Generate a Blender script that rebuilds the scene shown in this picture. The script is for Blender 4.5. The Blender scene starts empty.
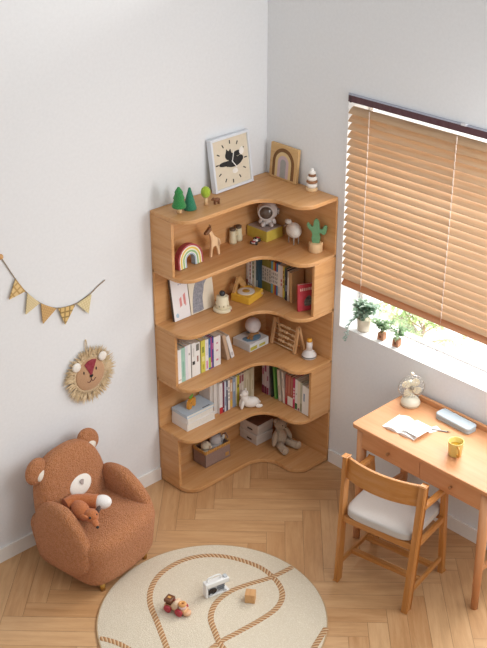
import bpy, bmesh, math, random
from mathutils import Vector, Matrix, Euler
random.seed(7)
PI = math.pi
R = math.radians
scene = bpy.context.scene
COL = scene.collection

# ------------------------------------------------------------------ colours and materials
def lin(h):
    h = h.lstrip('#')
    o = []
    for i in (0, 2, 4):
        c = int(h[i:i+2], 16) / 255
        o.append(c / 12.92 if c <= .04045 else ((c + .055) / 1.055) ** 2.4)
    return (o[0], o[1], o[2], 1)

_m = {}
def base(name):
    m = bpy.data.materials.new(name)
    m.use_nodes = True
    nt = m.node_tree
    return m, nt, nt.nodes['Principled BSDF']

def N(nt, t, **kw):
    n = nt.nodes.new(t)
    for k, v in kw.items():
        if k in n.inputs: n.inputs[k].default_value = v
        else: setattr(n, k, v)
    return n

def ramp(nt, stops):
    n = nt.nodes.new('ShaderNodeValToRGB')
    e = n.color_ramp.elements
    while len(e) < len(stops): e.new(.5)
    for i, (p, c) in enumerate(stops):
        e[i].position = p; e[i].color = c
    return n

def mix_c(a, b, t):
    return tuple(a[i] * (1 - t) + b[i] * t for i in range(3)) + (1,)

def plain(h, rough=.55, var=.06, bump=.0, scale=40, metal=0, coat=0):
    """painted / printed / plastic: a base colour with faint procedural mottling"""
    key = ('plain', h, rough, var, bump, scale, metal, coat)
    if key in _m: return _m[key]
    m, nt, b = base('paint_' + h.strip('#'))
    c = lin(h)
    tc = N(nt, 'ShaderNodeTexCoord'); no = N(nt, 'ShaderNodeTexNoise', Scale=scale, Detail=3.0)
    nt.links.new(tc.outputs['Object'], no.inputs['Vector'])
    rp = ramp(nt, [(.3, mix_c(c, (0, 0, 0, 1), var)), (.7, mix_c(c, (1, 1, 1, 1), var * .5))])
    nt.links.new(no.outputs['Fac'], rp.inputs['Fac']); nt.links.new(rp.outputs['Color'], b.inputs['Base Color'])
    b.inputs['Roughness'].default_value = rough; b.inputs['Metallic'].default_value = metal
    b.inputs['Coat Weight'].default_value = coat
    if bump:
        bp = N(nt, 'ShaderNodeBump', Strength=bump, Distance=.002)
        nt.links.new(no.outputs['Fac'], bp.inputs['Height']); nt.links.new(bp.outputs['Normal'], b.inputs['Normal'])
    _m[key] = m
    return m

def wood(h, axis='X', rough=.45, contrast=.16, scale=1.0):
    """straight grained wood, grain along the object's own axis"""
    key = ('wood', h, axis, rough, contrast, scale)
    if key in _m: return _m[key]
    m, nt, b = base('wood_' + h.strip('#') + axis)
    c = lin(h)
    tc = N(nt, 'ShaderNodeTexCoord'); mp = N(nt, 'ShaderNodeMapping')
    s = {'X': (2.2, 30, 30), 'Y': (30, 2.2, 30), 'Z': (30, 30, 2.2)}[axis]
    mp.inputs['Scale'].default_value = tuple(v * scale for v in s)
    nt.links.new(tc.outputs['Object'], mp.inputs['Vector'])
    n1 = N(nt, 'ShaderNodeTexNoise', Scale=1.0, Detail=5.0, Roughness=.6, Distortion=.6)
    n2 = N(nt, 'ShaderNodeTexNoise', Scale=4.0, Detail=4.0, Roughness=.7)
    nt.links.new(mp.outputs['Vector'], n1.inputs['Vector']); nt.links.new(mp.outputs['Vector'], n2.inputs['Vector'])
    ad = N(nt, 'ShaderNodeMath', operation='MULTIPLY_ADD')
    nt.links.new(n2.outputs['Fac'], ad.inputs[0]); ad.inputs[1].default_value = .4
    nt.links.new(n1.outputs['Fac'], ad.inputs[2])
    dk = (c[0] * (1 - contrast * 1.1), c[1] * (1 - contrast * 1.6), c[2] * (1 - contrast * 2.1), 1)
    rp = ramp(nt, [(.45, dk), (.68, c), (.95, mix_c(c, (1, .95, .85, 1), contrast * .5))])
    nt.links.new(ad.outputs[0], rp.inputs['Fac']); nt.links.new(rp.outputs['Color'], b.inputs['Base Color'])
    b.inputs['Roughness'].default_value = rough
    bp = N(nt, 'ShaderNodeBump', Strength=.08, Distance=.001)
    nt.links.new(ad.outputs[0], bp.inputs['Height']); nt.links.new(bp.outputs['Normal'], b.inputs['Normal'])
    _m[key] = m
    return m

def fabric(h, scale=260, bump=.6, dist=.006, var=.18, sheen=.15, rough=.95):
    key = ('fab', h, scale, bump, dist, var)
    if key in _m: return _m[key]
    m, nt, b = base('fabric_' + h.strip('#'))
    c = lin(h)
    tc = N(nt, 'ShaderNodeTexCoord')
    vo = N(nt, 'ShaderNodeTexVoronoi', Scale=scale); no = N(nt, 'ShaderNodeTexNoise', Scale=scale * .35, Detail=4.0)
    nt.links.new(tc.outputs['Object'], vo.inputs['Vector']); nt.links.new(tc.outputs['Object'], no.inputs['Vector'])
    ad = N(nt, 'ShaderNodeMath', operation='ADD')
    nt.links.new(vo.outputs['Distance'], ad.inputs[0]); nt.links.new(no.outputs['Fac'], ad.inputs[1])
    ml = N(nt, 'ShaderNodeMath', operation='MULTIPLY'); nt.links.new(ad.outputs[0], ml.inputs[0]); ml.inputs[1].default_value = .6
    ad = ml
    rp = ramp(nt, [(.30, mix_c(c, (1, 1, 1, 1), var * .3)), (.75, mix_c(c, (0, 0, 0, 1), var))])
    nt.links.new(ad.outputs[0], rp.inputs['Fac']); nt.links.new(rp.outputs['Color'], b.inputs['Base Color'])
    b.inputs['Roughness'].default_value = rough; b.inputs['Sheen Weight'].default_value = sheen
    b.inputs['Sheen Roughness'].default_value = .6
    bp = N(nt, 'ShaderNodeBump', Strength=bump, Distance=dist); bp.invert = True
    nt.links.new(ad.outputs[0], bp.inputs['Height']); nt.links.new(bp.outputs['Normal'], b.inputs['Normal'])
    _m[key] = m
    return m

def wall_paint():
    m, nt, b = base('wall_plaster')
    tc = N(nt, 'ShaderNodeTexCoord'); no = N(nt, 'ShaderNodeTexNoise', Scale=60.0, Detail=5.0)
    nt.links.new(tc.outputs['Object'], no.inputs['Vector'])
    rp = ramp(nt, [(.3, lin('#e1e3e5')), (.7, lin('#e5e7e9'))])
    nt.links.new(no.outputs['Fac'], rp.inputs['Fac']); nt.links.new(rp.outputs['Color'], b.inputs['Base Color'])
    b.inputs['Roughness'].default_value = .85
    bp = N(nt, 'ShaderNodeBump', Strength=.05, Distance=.002)
    nt.links.new(no.outputs['Fac'], bp.inputs['Height']); nt.links.new(bp.outputs['Normal'], b.inputs['Normal'])
    return m

def glass_mat(tint='#ffffff', gloss=.06, rough=.02):
    key = ('glass', tint, gloss)
    if key in _m: return _m[key]
    m, nt, b = base('clear_glass')
    nt.nodes.remove(b)
    t = N(nt, 'ShaderNodeBsdfTransparent', Color=lin(tint)); g = N(nt, 'ShaderNodeBsdfGlossy', Roughness=rough)
    mx = N(nt, 'ShaderNodeMixShader', Fac=gloss)
    nt.links.new(t.outputs[0], mx.inputs[1]); nt.links.new(g.outputs[0], mx.inputs[2])
    nt.links.new(mx.outputs[0], nt.nodes['Material Output'].inputs[0])
    _m[key] = m
    return m

# ------------------------------------------------------------------ mesh builder
class MB:
    def __init__(s):
        s.bm = bmesh.new()
    def _xf(s, vs, loc=(0, 0, 0), rot=(0, 0, 0)):
        M = Matrix.Translation(loc) @ Euler(rot).to_matrix().to_4x4()
        bmesh.ops.transform(s.bm, matrix=M, verts=vs)
    def box(s, x0, x1, y0, y1, z0, z1, bev=0, loc=(0, 0, 0), rot=(0, 0, 0), seg=2, mi=0):
        r = bmesh.ops.create_cube(s.bm, size=1)
        vs = r['verts']
        for v in vs:
            v.co = Vector((x0 + (v.co.x + .5) * (x1 - x0), y0 + (v.co.y + .5) * (y1 - y0), z0 + (v.co.z + .5) * (z1 - z0)))
        fs = set(f for v in vs for f in v.link_faces)
        for f in fs: f.material_index = mi
        if bev > 0:
            es = list(set(e for v in vs for e in v.link_edges))
            rr = bmesh.ops.bevel(s.bm, geom=es, offset=bev, segments=seg, affect='EDGES', profile=.5)
            vs = list(set(v for f in rr['faces'] for v in f.verts) | set(v for v in vs if v.is_valid))
            al = set(); st = list(vs)
            while st:
                v = st.pop()
                if v in al: continue
                al.add(v)
                for e in v.link_edges: st.append(e.other_vert(v))
            vs = list(al)
            for v in vs:
                for f in v.link_faces: f.material_index = mi
        s._xf(vs, loc, rot)
        return s
    def bar(s, a, b, w, h, bev=0, up=(0, 0, 1), w2=None, h2=None):
        """a bar of rectangular section w (sideways) x h (along up) from a to b, tapering to w2 x h2"""
        a = Vector(a); b = Vector(b); d = (b - a); L = d.length; d.normalize()
        u = Vector(up); sd = d.cross(u)
        if sd.length < 1e-4: u = Vector((0, 1, 0)); sd = d.cross(u)
        sd.normalize(); u = sd.cross(d).normalized()
        w2 = w if w2 is None else w2; h2 = h if h2 is None else h2
        r = bmesh.ops.create_cube(s.bm, size=1); vs = r['verts']
        for v in vs:
            t = v.co.z + .5
            v.co = a + d * (t * L) + sd * (v.co.x * (w + (w2 - w) * t)) + u * (v.co.y * (h + (h2 - h) * t))
        if bev > 0:
            es = list(set(e for v in vs for e in v.link_edges))
            bmesh.ops.bevel(s.bm, geom=es, offset=bev, segments=2, affect='EDGES', profile=.5)
        return s
    def cyl(s, a, b, r1, r2=None, n=20, smooth=True, cap=True):
        a = Vector(a); b = Vector(b); r2 = r1 if r2 is None else r2
        d = b - a; L = d.length
        q = d.to_track_quat('Z', 'Y').to_matrix().to_4x4()
        r = bmesh.ops.create_cone(s.bm, cap_ends=cap, cap_tris=False, segments=n, radius1=max(r1, 1e-5), radius2=max(r2, 1e-5), depth=L)
        bmesh.ops.transform(s.bm, matrix=Matrix.Translation((a + b) / 2) @ q, verts=r['verts'])
        for v in r['verts']:
            for f in v.link_faces:
                if len(f.verts) == 4: f.smooth = smooth
        return s
    def ball(s, c, rx, ry=None, rz=None, rot=(0, 0, 0), n=20, power=1.0):
        ry = rx if ry is None else ry; rz = rx if rz is None else rz
        r = bmesh.ops.create_uvsphere(s.bm, u_segments=n, v_segments=max(8, n // 2 + 2), radius=1)
        for v in r['verts']:
            if power != 1.0:
                v.co = Vector([math.copysign(abs(q) ** power, q) for q in v.co])
            v.co = Vector((v.co.x * rx, v.co.y * ry, v.co.z * rz))
            for f in v.link_faces: f.smooth = True
        s._xf(r['verts'], c, rot)
        return s
    def lathe(s, prof, n=28, loc=(0, 0, 0), rot=(0, 0, 0), smooth=True):
        rings = []
        for (r, z) in prof:
            if r < 1e-5: rings.append([s.bm.verts.new((0, 0, z))])
            else: rings.append([s.bm.verts.new((r * math.cos(2 * PI * i / n), r * math.sin(2 * PI * i / n), z)) for i in range(n)])
        for a, b in zip(rings, rings[1:]):
            for i in range(n):
                j = (i + 1) % n
                if len(a) == 1 and len(b) == 1: continue
                if len(a) == 1: f = s.bm.faces.new((a[0], b[j], b[i]))
                elif len(b) == 1: f = s.bm.faces.new((a[i], a[j], b[0]))
                else: f = s.bm.faces.new((a[i], a[j], b[j], b[i]))
                f.smooth = smooth
        s._xf([v for r in rings for v in r], loc, rot)
        return s
    def prism(s, pts, t0, t1, plane='XZ', loc=(0, 0, 0), rot=(0, 0, 0), bev=0):
        """a polygon extruded from t0 to t1 along the axis its plane lacks"""
        def P(p, t):
            return {'XZ': (p[0], t, p[1]), 'XY': (p[0], p[1], t), 'YZ': (t, p[0], p[1])}[plane]
        A = [s.bm.verts.new(P(p, t0)) for p in pts]; B = [s.bm.verts.new(P(p, t1)) for p in pts]
        n = len(pts)
        fs = [s.bm.faces.new(A), s.bm.faces.new(B[::-1])]
        for i in range(n): fs.append(s.bm.faces.new((A[i], B[i], B[(i + 1) % n], A[(i + 1) % n])))
        bmesh.ops.recalc_face_normals(s.bm, faces=fs)
        vs = A + B
        if bev:
            es = list(set(fs[0].edges) | set(fs[1].edges))
            bmesh.ops.bevel(s.bm, geom=es, offset=bev, segments=2, affect='EDGES', profile=.5)
            al = set(); st = [v for v in vs if v.is_valid]
            if not st: st = [v for v in s.bm.verts if v.link_faces][-1:]
            while st:
                v = st.pop()
                if v in al: continue
                al.add(v)
                for e in v.link_edges: st.append(e.other_vert(v))
            vs = list(al)
        s._xf(vs, loc, rot)
        return s
    def tube(s, pts, r, n=8, r2=None, closed=False, flat=1.0):
        pts = [Vector(p) for p in pts]; m = len(pts); r2 = r if r2 is None else r2
        rings = []; pu = None
        for i, p in enumerate(pts):
            if closed: d = pts[(i + 1) % m] - pts[i - 1]
            else: d = pts[min(i + 1, m - 1)] - pts[max(i - 1, 0)]
            d.normalize()
            if pu is None:
                u = Vector((0, 0, 1)) if abs(d.z) < .9 else Vector((1, 0, 0))
            else: u = pu
            sd = d.cross(u).normalized(); u = sd.cross(d).normalized(); pu = u
            k = r + (r2 - r) * i / max(1, m - 1)
            rings.append([s.bm.verts.new(p + sd * (k * math.cos(2 * PI * j / n)) + u * (k * flat * math.sin(2 * PI * j / n))) for j in range(n)])
        for i in range(m if closed else m - 1):
            a = rings[i]; b = rings[(i + 1) % m]
            for j in range(n):
                f = s.bm.faces.new((a[j], a[(j + 1) % n], b[(j + 1) % n], b[j])); f.smooth = True
        if not closed:
            s.bm.faces.new(rings[0][::-1]); s.bm.faces.new(rings[-1])
        return s
    def quad(s, a, b, c, d):
        s.bm.faces.new([s.bm.verts.new(p) for p in (a, b, c, d)]); return s
    def mesh(s, name):
        bmesh.ops.recalc_face_normals(s.bm, faces=s.bm.faces)
        me = bpy.data.meshes.new(name); s.bm.to_mesh(me); s.bm.free()
        return me

def build(name, mb, mat, parent=None, loc=(0, 0, 0), rot=(0, 0, 0), label=None, bevel=0, subsurf=0, smooth=False):
    me = mb.mesh(name)
    for m in (mat if isinstance(mat, (list, tuple)) else [mat]): me.materials.append(m)
    o = bpy.data.objects.new(name, me); COL.objects.link(o)
    o.location = loc; o.rotation_euler = rot
    if parent: o.parent = parent
    if label: o['label'] = label
    if smooth:
        for p in me.polygons: p.use_smooth = True
    if bevel:
        md = o.modifiers.new('edge', 'BEVEL'); md.width = bevel; md.segments = 2; md.limit_method = 'ANGLE'; md.angle_limit = R(40)
    if subsurf:
        md = o.modifiers.new('round', 'SUBSURF'); md.levels = subsurf; md.render_levels = subsurf
    return o

def tag(o, label, cat, group=None):
    o['label'] = label; o['category'] = cat
    if group: o['group'] = group
    return o

def thing(name, label, cat, loc=(0, 0, 0), rot=(0, 0, 0), group=None):
    o = bpy.data.objects.new(name, None); COL.objects.link(o)
    o.empty_display_size = .05; o.location = loc; o.rotation_euler = rot
    return tag(o, label, cat, group)

def struct(name, mb, mat):
    o = build(name, mb, mat); o['kind'] = 'structure'; return o

def arc(cx, cy, r, a0, a1, n=10):
    return [(cx + r * math.cos(R(a0 + (a1 - a0) * i / n)), cy + r * math.sin(R(a0 + (a1 - a0) * i / n))) for i in range(n + 1)]

def catmull(P, n=8):
    P = [Vector(p) for p in P]; out = []
    for i in range(len(P) - 1):
        p0 = P[max(i - 1, 0)]; p1 = P[i]; p2 = P[i + 1]; p3 = P[min(i + 2, len(P) - 1)]
        for k in range(n):
            t = k / n
            out.append(.5 * ((2 * p1) + (p2 - p0) * t + (2 * p0 - 5 * p1 + 4 * p2 - p3) * t * t + (3 * p1 - p0 - 3 * p2 + p3) * t ** 3))
    out.append(P[-1])
    return out

# ------------------------------------------------------------------ room
WP = wall_paint()
TRIM = plain('#eeebe6', .5, .02)
WY0, WY1, WZ0, WZ1, WT = -.597, -1.79, .934, 2.279, .22     # window opening in the right wall
REND = -1.95
struct('wall_left', MB().box(-4.6, WT, 0, .15, -.1, 2.96), WP)
w = MB()
w.box(0, WT, WY0, -.0005, -.1, 2.96); w.box(0, WT, REND, WY1, -.1, 2.96)
w.box(0, WT, WY1, WY0, -.1, WZ0); w.box(0, WT, WY1, WY0, WZ1, 2.96)
struct('wall_right', w, WP)
b = MB().box(-4.6, -.864, -.013, -.0005, 0, .084)
struct('baseboard_left', b, TRIM)
b = MB().box(-.013, -.0005, REND, -.562, 0, .084)
struct('baseboard_right', b, TRIM)

# herringbone oak floor, planks at 45 degrees to the walls
def floor_material():
    m, nt, b = base('oak_herringbone')
    at = N(nt, 'ShaderNodeAttribute', attribute_name='plank')
    uv = N(nt, 'ShaderNodeUVMap'); mp = N(nt, 'ShaderNodeMapping'); mp.inputs['Scale'].default_value = (3.0, 30, 1)
    nt.links.new(uv.outputs['UV'], mp.inputs['Vector'])
    n1 = N(nt, 'ShaderNodeTexNoise', Scale=1.0, Detail=6.0, Roughness=.62, Distortion=.5)
    n2 = N(nt, 'ShaderNodeTexNoise', Scale=5.0, Detail=4.0, Roughness=.7)
    nt.links.new(mp.outputs['Vector'], n1.inputs['Vector']); nt.links.new(mp.outputs['Vector'], n2.inputs['Vector'])
    ad = N(nt, 'ShaderNodeMath', operation='MULTIPLY_ADD'); ad.inputs[1].default_value = .35
    nt.links.new(n2.outputs['Fac'], ad.inputs[0]); nt.links.new(n1.outputs['Fac'], ad.inputs[2])
    rp = ramp(nt, [(.42, lin('#a2784f')), (.66, lin('#c09468')), (.92, lin('#d3ad82'))])
    nt.links.new(ad.outputs[0], rp.inputs['Fac'])
    tint = ramp(nt, [(0, lin('#b07f50')), (.5, lin('#c2976a')), (1, lin('#d2ac80'))])
    nt.links.new(at.outputs['Fac'], tint.inputs['Fac'])
    mx = N(nt, 'ShaderNodeMix', data_type='RGBA'); mx.inputs[0].default_value = .45
    nt.links.new(rp.outputs['Color'], mx.inputs[6]); nt.links.new(tint.outputs['Color'], mx.inputs[7])
    nt.links.new(mx.outputs[2], b.inputs['Base Color'])
    b.inputs['Roughness'].default_value = .42
    bp = N(nt, 'ShaderNodeBump', Strength=.05, Distance=.001)
    nt.links.new(ad.outputs[0], bp.inputs['Height']); nt.links.new(bp.outputs['Normal'], b.inputs['Normal'])
    return m
bm = bmesh.new(); uvl = bm.loops.layers.uv.new('UVMap'); pl = bm.loops.layers.float_color.new('plank')
W_, L_ = .101, .606
e1 = Vector((math.sqrt(.5), -math.sqrt(.5))); e2 = Vector((math.sqrt(.5), math.sqrt(.5))); O_ = Vector((-1.978, -.44))
g = .0008
def plank(a0, a1, c0, c1, along):
    ce = O_ + e1 * ((a0 + a1) / 2) + e2 * ((c0 + c1) / 2)
    if not (-5.0 < ce.x < .75 and -5.2 < ce.y < .5): return
    q = [(a0 + g, c0 + g), (a1 - g, c0 + g), (a1 - g, c1 - g), (a0 + g, c1 - g)]
    vs = [bm.verts.new((*(O_ + e1 * p + e2 * r_), 0)) for p, r_ in q]
    f = bm.faces.new(vs); sh = random.random(); ou = random.random() * 9; ov = random.random() * 9
    for lp, (p, r_) in zip(f.loops, q):
        lp[uvl].uv = (p - a0 + ou, r_ - c0 + ov) if along else (r_ - c0 + ou, p - a0 + ov)
        lp[pl] = (sh, sh, sh, 1)
for k in range(-70, 71):
    for m_ in range(-14, 15):
        ox, oy = k * W_ + m_ * L_, k * W_ - m_ * L_
        plank(ox, ox + L_, oy, oy + W_, True)
        plank(ox, ox + W_, oy + W_, oy + W_ + L_, False)
bmesh.ops.recalc_face_normals(bm, faces=bm.faces)
for f in bm.faces:
    if f.normal.z < 0: f.normal_flip()
v = [bm.verts.new(p) for p in ((-4.6, -4.8, -.004), (.2, -4.8, -.004), (.2, .1, -.004), (-4.6, .1, -.004))]
f = bm.faces.new(v); f.material_index = 1
for lp in f.loops: lp[pl] = (0, 0, 0, 1)
me = bpy.data.meshes.new('floor'); bm.to_mesh(me); bm.free()
me.materials.append(floor_material()); me.materials.append(plain('#8a6642', .7))
fl = bpy.data.objects.new('floor', me); COL.objects.link(fl); fl['kind'] = 'structure'

# window
fr = MB()
WH = plain('#f4f4f2', .4, .02)
for (y0, y1, z0, z1) in ((WY1, WY0, WZ0, WZ0 + .012), (WY1, WY0, WZ1 - .04, WZ1), (WY0 - .025, WY0, WZ0, WZ1), (WY1, WY1 + .04, WZ0, WZ1)):
    fr.box(.165, .205, y0, y1, z0, z1, .003)
wf = struct('window_1', fr, WH)
gp = build('pane', MB().box(.182, .187, WY1 + .04, WY0 - .025, WZ0 + .012, WZ1 - .04), glass_mat(), wf)
gp['kind'] = 'structure'

# ------------------------------------------------------------------ corner bookshelf
OAK = '#c99661'
La, Lb, D, RC, rc = .857, .551, .268, .13, .10
TZ = [1.70, 1.366, 1.032, .698, .364, .03]
TH = .022
shelf = thing('corner_bookshelf', 'tall L-shaped light oak corner bookshelf with wavy front edges', 'bookshelf', (-.003, -.003, 0))
outline = [(0, 0), (-La, 0), (-La, -(D - rc))] + arc(-La + rc, -D + rc, rc, 180, 270)[1:] + \
    arc(-D - RC, -D - RC, RC, 90, 0, 14) + [(-D, -Lb + rc)] + arc(-D + rc, -Lb + rc, rc, 180, 270)[1:] + [(0, -Lb)]
for i, z in enumerate(TZ):
    build('shelf_board', MB().prism(outline, z - TH if i < 5 else .004, z, 'XY'), wood(OAK, 'X'), shelf, bevel=.004)
build('back_panel', MB().box(-La, -.012, -.014, 0, .03, 1.678), wood(OAK, 'X'), shelf)
build('back_panel', MB().box(-.012, 0, -Lb, 0, .03, 1.678), wood(OAK, 'Y'), shelf)
PD = .170
for t in (0, 2, 4):
    build('side_panel', MB().box(-La, -La + .018, -PD, -.014, TZ[t + 1], TZ[t] - TH, .002), wood(OAK, 'Y'), shelf)
for t in (1, 3):
    build('side_panel', MB().box(-PD, -.012, -Lb, -Lb + .018, TZ[t + 1], TZ[t] - TH, .002), wood(OAK, 'X'), shelf)

# ------------------------------------------------------------------ things on top of the shelf
def turned(name, label, cat, loc, parts, group=None):
    t = thing(name, label, cat, loc, group=group)
    for pn, prof, mat in parts: build(pn, MB().lathe(prof), mat, t)
    return t
Z0 = TZ[0] + .0005
GREEN = fabric('#1f8a3c', 500, .3, .001, .2); TEAL = fabric('#0f7d58', 500, .3, .001, .2); LIME = fabric('#a6bf2a', 500, .3, .001, .15)
PALE = wood('#dcb98a', 'Z', .6)
turned('toy_fir_tree', 'three-tiered dark green toy fir tree on a pale stem', 'toy tree', (-.775, -.142, Z0),
    [('stem', [(0, 0), (.013, 0), (.013, .035), (0, .035)], PALE),
     ('foliage', [(0, .03), (.036, .033), (.038, .04), (.026, .075), (.028, .078), (.030, .083), (.020, .108), (.022, .111), (.022, .116), (.006, .142), (0, .144)], GREEN)])
turned('toy_cone_tree', 'teal green cone-shaped toy tree standing straight on the shelf top', 'toy tree', (-.698, -.138, Z0),
    [('foliage', [(0, 0), (.034, 0), (.036, .006), (.006, .118), (0, .121)], TEAL)])
t = thing('toy_round_tree', 'small toy tree with an egg-shaped lime green crown', 'toy tree', (-.599, -.152, Z0))
build('stem', MB().cyl((0, 0, 0), (0, 0, .05), .010), PALE, t)
build('crown', MB().ball((0, 0, .072), .026, .026, .032), LIME, t)
BR = wood('#7a4c2c', 'X', .6)
t = thing('toy_bear', 'tiny brown wooden bear figure beside the lime green tree', 'figurine', (-.545, -.178, Z0), (0, 0, R(-20)))
b = MB().ball((0, 0, .022), .019, .010, .012).ball((-.018, 0, .028), .010, .009, .009).ball((-.027, 0, .026), .005)
build('body', b, BR, t)
for x in (-.011, .011):
    for y in (-.005, .005): build('leg', MB().cyl((x, y, 0), (x, y, .018), .0045, n=10), BR, t)

# clock leaning on the left wall
t = thing('wall_clock', 'square white-framed clock with a black cat, leaning against the wall', 'clock', (-.314, -.056, Z0), (R(-8), 0, R(2)))
S = .292
f = MB()
for (x0, x1, z0, z1) in ((-S/2, S/2, 0, .014), (-S/2, S/2, S - .014, S), (-S/2, -S/2 + .014, .014, S - .014), (S/2 - .014, S/2, .014, S - .014)):
    f.box(x0, x1, -.02, .014, z0, z1, .002)
build('frame', f, plain('#dfe3ea', .35, .03), t)
build('dial', MB().box(-S/2 + .013, S/2 - .013, -.010, .012, .013, S - .013), plain('#ded2bc', .8, .04), t)
DK = plain('#1b1a1a', .7, .02)
for k in range(12):
    a = 2 * PI * k / 12; rr = .108
    f = MB().box(-.003, .003, -.0015, .0, -.010, .010, loc=(math.sin(a) * rr, -.0102, S/2 + math.cos(a) * rr), rot=(0, a, 0))
    build('hour_mark', f, DK, t)
def blob(mb, pts, y, th=.002, n=6):
    P = catmull(list(pts) + [pts[0]], n)[:-1]
    return mb.prism([(p[0], p[1]) for p in P], y - th, y, 'XZ')
cat = MB()
def oval(cx, cz, rx, rz, rot=0, off=0.0):
    ca, sa = math.cos(R(rot)), math.sin(R(rot))
    cat.prism([(cx + rx * math.cos(a) * ca - rz * math.sin(a) * sa, cz + rx * math.cos(a) * sa + rz * math.sin(a) * ca) for a in [2 * PI * q / 24 for q in range(24)]], -.0012 - off, off * 0, 'XZ')
oval(-.016, .036, .027, .025)
cat.prism([(-.038, .046), (-.030, .074), (-.014, .056)], -.0014, 0, 'XZ'); cat.prism([(-.016, .056), (.000, .070), (.008, .042)], -.0014, 0, 'XZ')
oval(-.052, -.004, .042, .013, -2, .0002); oval(.022, -.006, .060, .026, 4, .0004); oval(.010, .018, .030, .026, 0, .0003)
oval(.048, .036, .034, .015, 4, .0005); oval(.068, .004, .022, .018, 0, .0006); oval(-.028, -.008, .022, .016, -20, .0003)
build('cat_figure', cat, DK, t, loc=(0, -.0102, S/2), label='black cat silhouette with outstretched paw')
h = MB().box(-.0025, .0025, -.001, 0, -.006, .058, loc=(.005, -.0126, S/2), rot=(0, R(18), 0))
h.box(-.0025, .0025, -.001, 0, -.006, .05, loc=(.005, -.0126, S/2), rot=(0, R(142), 0))
build('clock_hands', h, plain('#f4f2ee', .5), t)
blb = MB(); blob(blb, [(.066, .05), (.085, .065), (.098, .05), (.095, .03), (.078, .022), (.064, .034)], 0)
blob(blb, [(.0, -.05), (.016, -.04), (.034, -.044), (.04, -.062), (.02, -.07), (.004, -.064)], 0)
build('cloud_marks', blb, plain('#efeae2', .7), t, loc=(0, -.0102, S/2))

# rainbow board leaning on the right wall
t = thing('rainbow_board', 'square wooden board with a painted brown rainbow arch, leaning on the right wall', 'decoration', (-.034, -.165, Z0 + .001), (R(-5), 0, R(-91)))
S = .195
build('board', MB().box(-S/2 - .01, S/2 + .01, -.006, .012, 0, S, .002), wood('#d3ac76', 'X', .6), t)
cols = ['#7b5226', '#dcc08c', '#c9b2b8', '#a09f9c']
for k, c in enumerate(cols):
    r0 = .083 - k * .0205; r1 = r0 - .0205 if k < 3 else 0.0
    zt = .095
    P = [(r0, .012)] + arc(0, zt, r0, 0, 180, 20) + [(-r0, .012)]
    if r1 > 0: P += [(-r1, .012)] + arc(0, zt, r1, 180, 0, 20) + [(r1, .012)]
    build('arch_band', MB().prism(P, -.0085, -.006, 'XZ'), plain(c, .75, .05), t)

t = turned('stacking_toy', 'white and brown ring stacking toy on a pale round base', 'toy', (-.040, -.392, Z0),
    [('base', [(0, 0), (.03, 0), (.032, .006), (.032, .016), (.028, .02), (0, .02)], PALE)])
zc = .02
for k, (rr, hh, c) in enumerate([(.030, .026, '#ece6dd'), (.031, .015, '#9b6b45'), (.028, .022, '#efe9e0'), (.021, .013, '#8a5a38'), (.019, .016, '#f1ece4')]):
    build('ring', MB().lathe([(0, zc), (rr * .8, zc), (rr, zc + hh * .35), (rr, zc + hh * .65), (rr * .8, zc + hh), (0, zc + hh)]), plain(c, .6, .05), t)
    zc += hh
build('tip', MB().ball((0, 0, zc + .005), .010, .010, .012), plain('#f4f0ea', .6), t)

# ------------------------------------------------------------------ top tier
Z1 = TZ[1] + .0005
t = thing('rainbow_stacker', 'nested wooden rainbow arch toy in red, yellow and green', 'toy', (-.695, -.118, Z1 + .003), (R(-6), 0, R(1)))
ring = [('#a8434a', .088), ('#f0e3d8', .078), ('#e3c653', .071), ('#f1ead2', .061), ('#8fbb7e', .054), ('#ece8e0', .044), ('#a9bccb', .038)]
for k, (c, r0) in enumerate(ring):
    r1 = ring[k + 1][1] if k + 1 < len(ring) else .030
    r1 += .0006
    zt = .036
    P = [(r0, 0)] + arc(0, zt, r0, 0, 180, 24) + [(-r0, 0), (-r1, 0)] + arc(0, zt, r1, 180, 0, 24) + [(r1, 0)]
    build('arch', MB().prism(P, -.017, .017, 'XZ'), plain(c, .6, .05), t)
GIR = wood('#ecc79c', 'Z', .6)
t = thing('giraffe_figure', 'pale wooden giraffe figure with a brown head', 'figurine', (-.505, -.110, Z1), (0, 0, R(-3)))
P = [(-.034, 0), (-.022, 0), (-.018, .045), (-.010, .058), (.004, .058), (.012, .045), (.022, 0), (.034, 0), (.03, .05), (.026, .082), (.036, .06), (.042, .058), (.034, .092), (.018, .104), (-.006, .122), (-.022, .158), (-.03, .162), (-.042, .148), (-.030, .118), (-.026, .09), (-.028, .05)]
build('body', MB().prism(P, -.009, .009, 'XZ', bev=.003), GIR, t)
P = [(-.023, .157), (-.026, .172), (-.034, .176), (-.048, .164), (-.066, .150), (-.066, .140), (-.054, .138), (-.040, .147)]
build('head', MB().prism(P, -.010, .010, 'XZ', bev=.003), wood('#7d5433', 'X', .6), t, label='brown head')
for s_ in (-1, 1): build('horn', MB().cyl((-.030, s_ * .005, .172), (-.028, s_ * .006, .188), .003, n=8), wood('#7d5433', 'Z', .6), t)
t = thing('toy_binoculars', 'cream toy binoculars standing on end with dark eyepieces', 'toy', (-.288, -.048, Z1), (0, 0, R(8)))
t.scale = (1.15, 1.15, 1.08)
CR = plain('#d9ceac', .5, .05)
for s_ in (-1, 1):
    build('barrel', MB().lathe([(0, 0), (.019, 0), (.020, .01), (.019, .03), (.017, .038), (.016, .07), (0, .07)], 20, (s_ * .0225, 0, 0)), CR, t)
    build('eyepiece', MB().lathe([(0, .07), (.014, .07), (.016, .082), (.012, .083), (0, .079)], 20, (s_ * .0225, 0, 0)), plain('#5a4632', .5), t)
build('bridge', MB().box(-.012, .012, -.009, .009, .035, .062, .003), plain('#cfc29c', .5), t)

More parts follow.
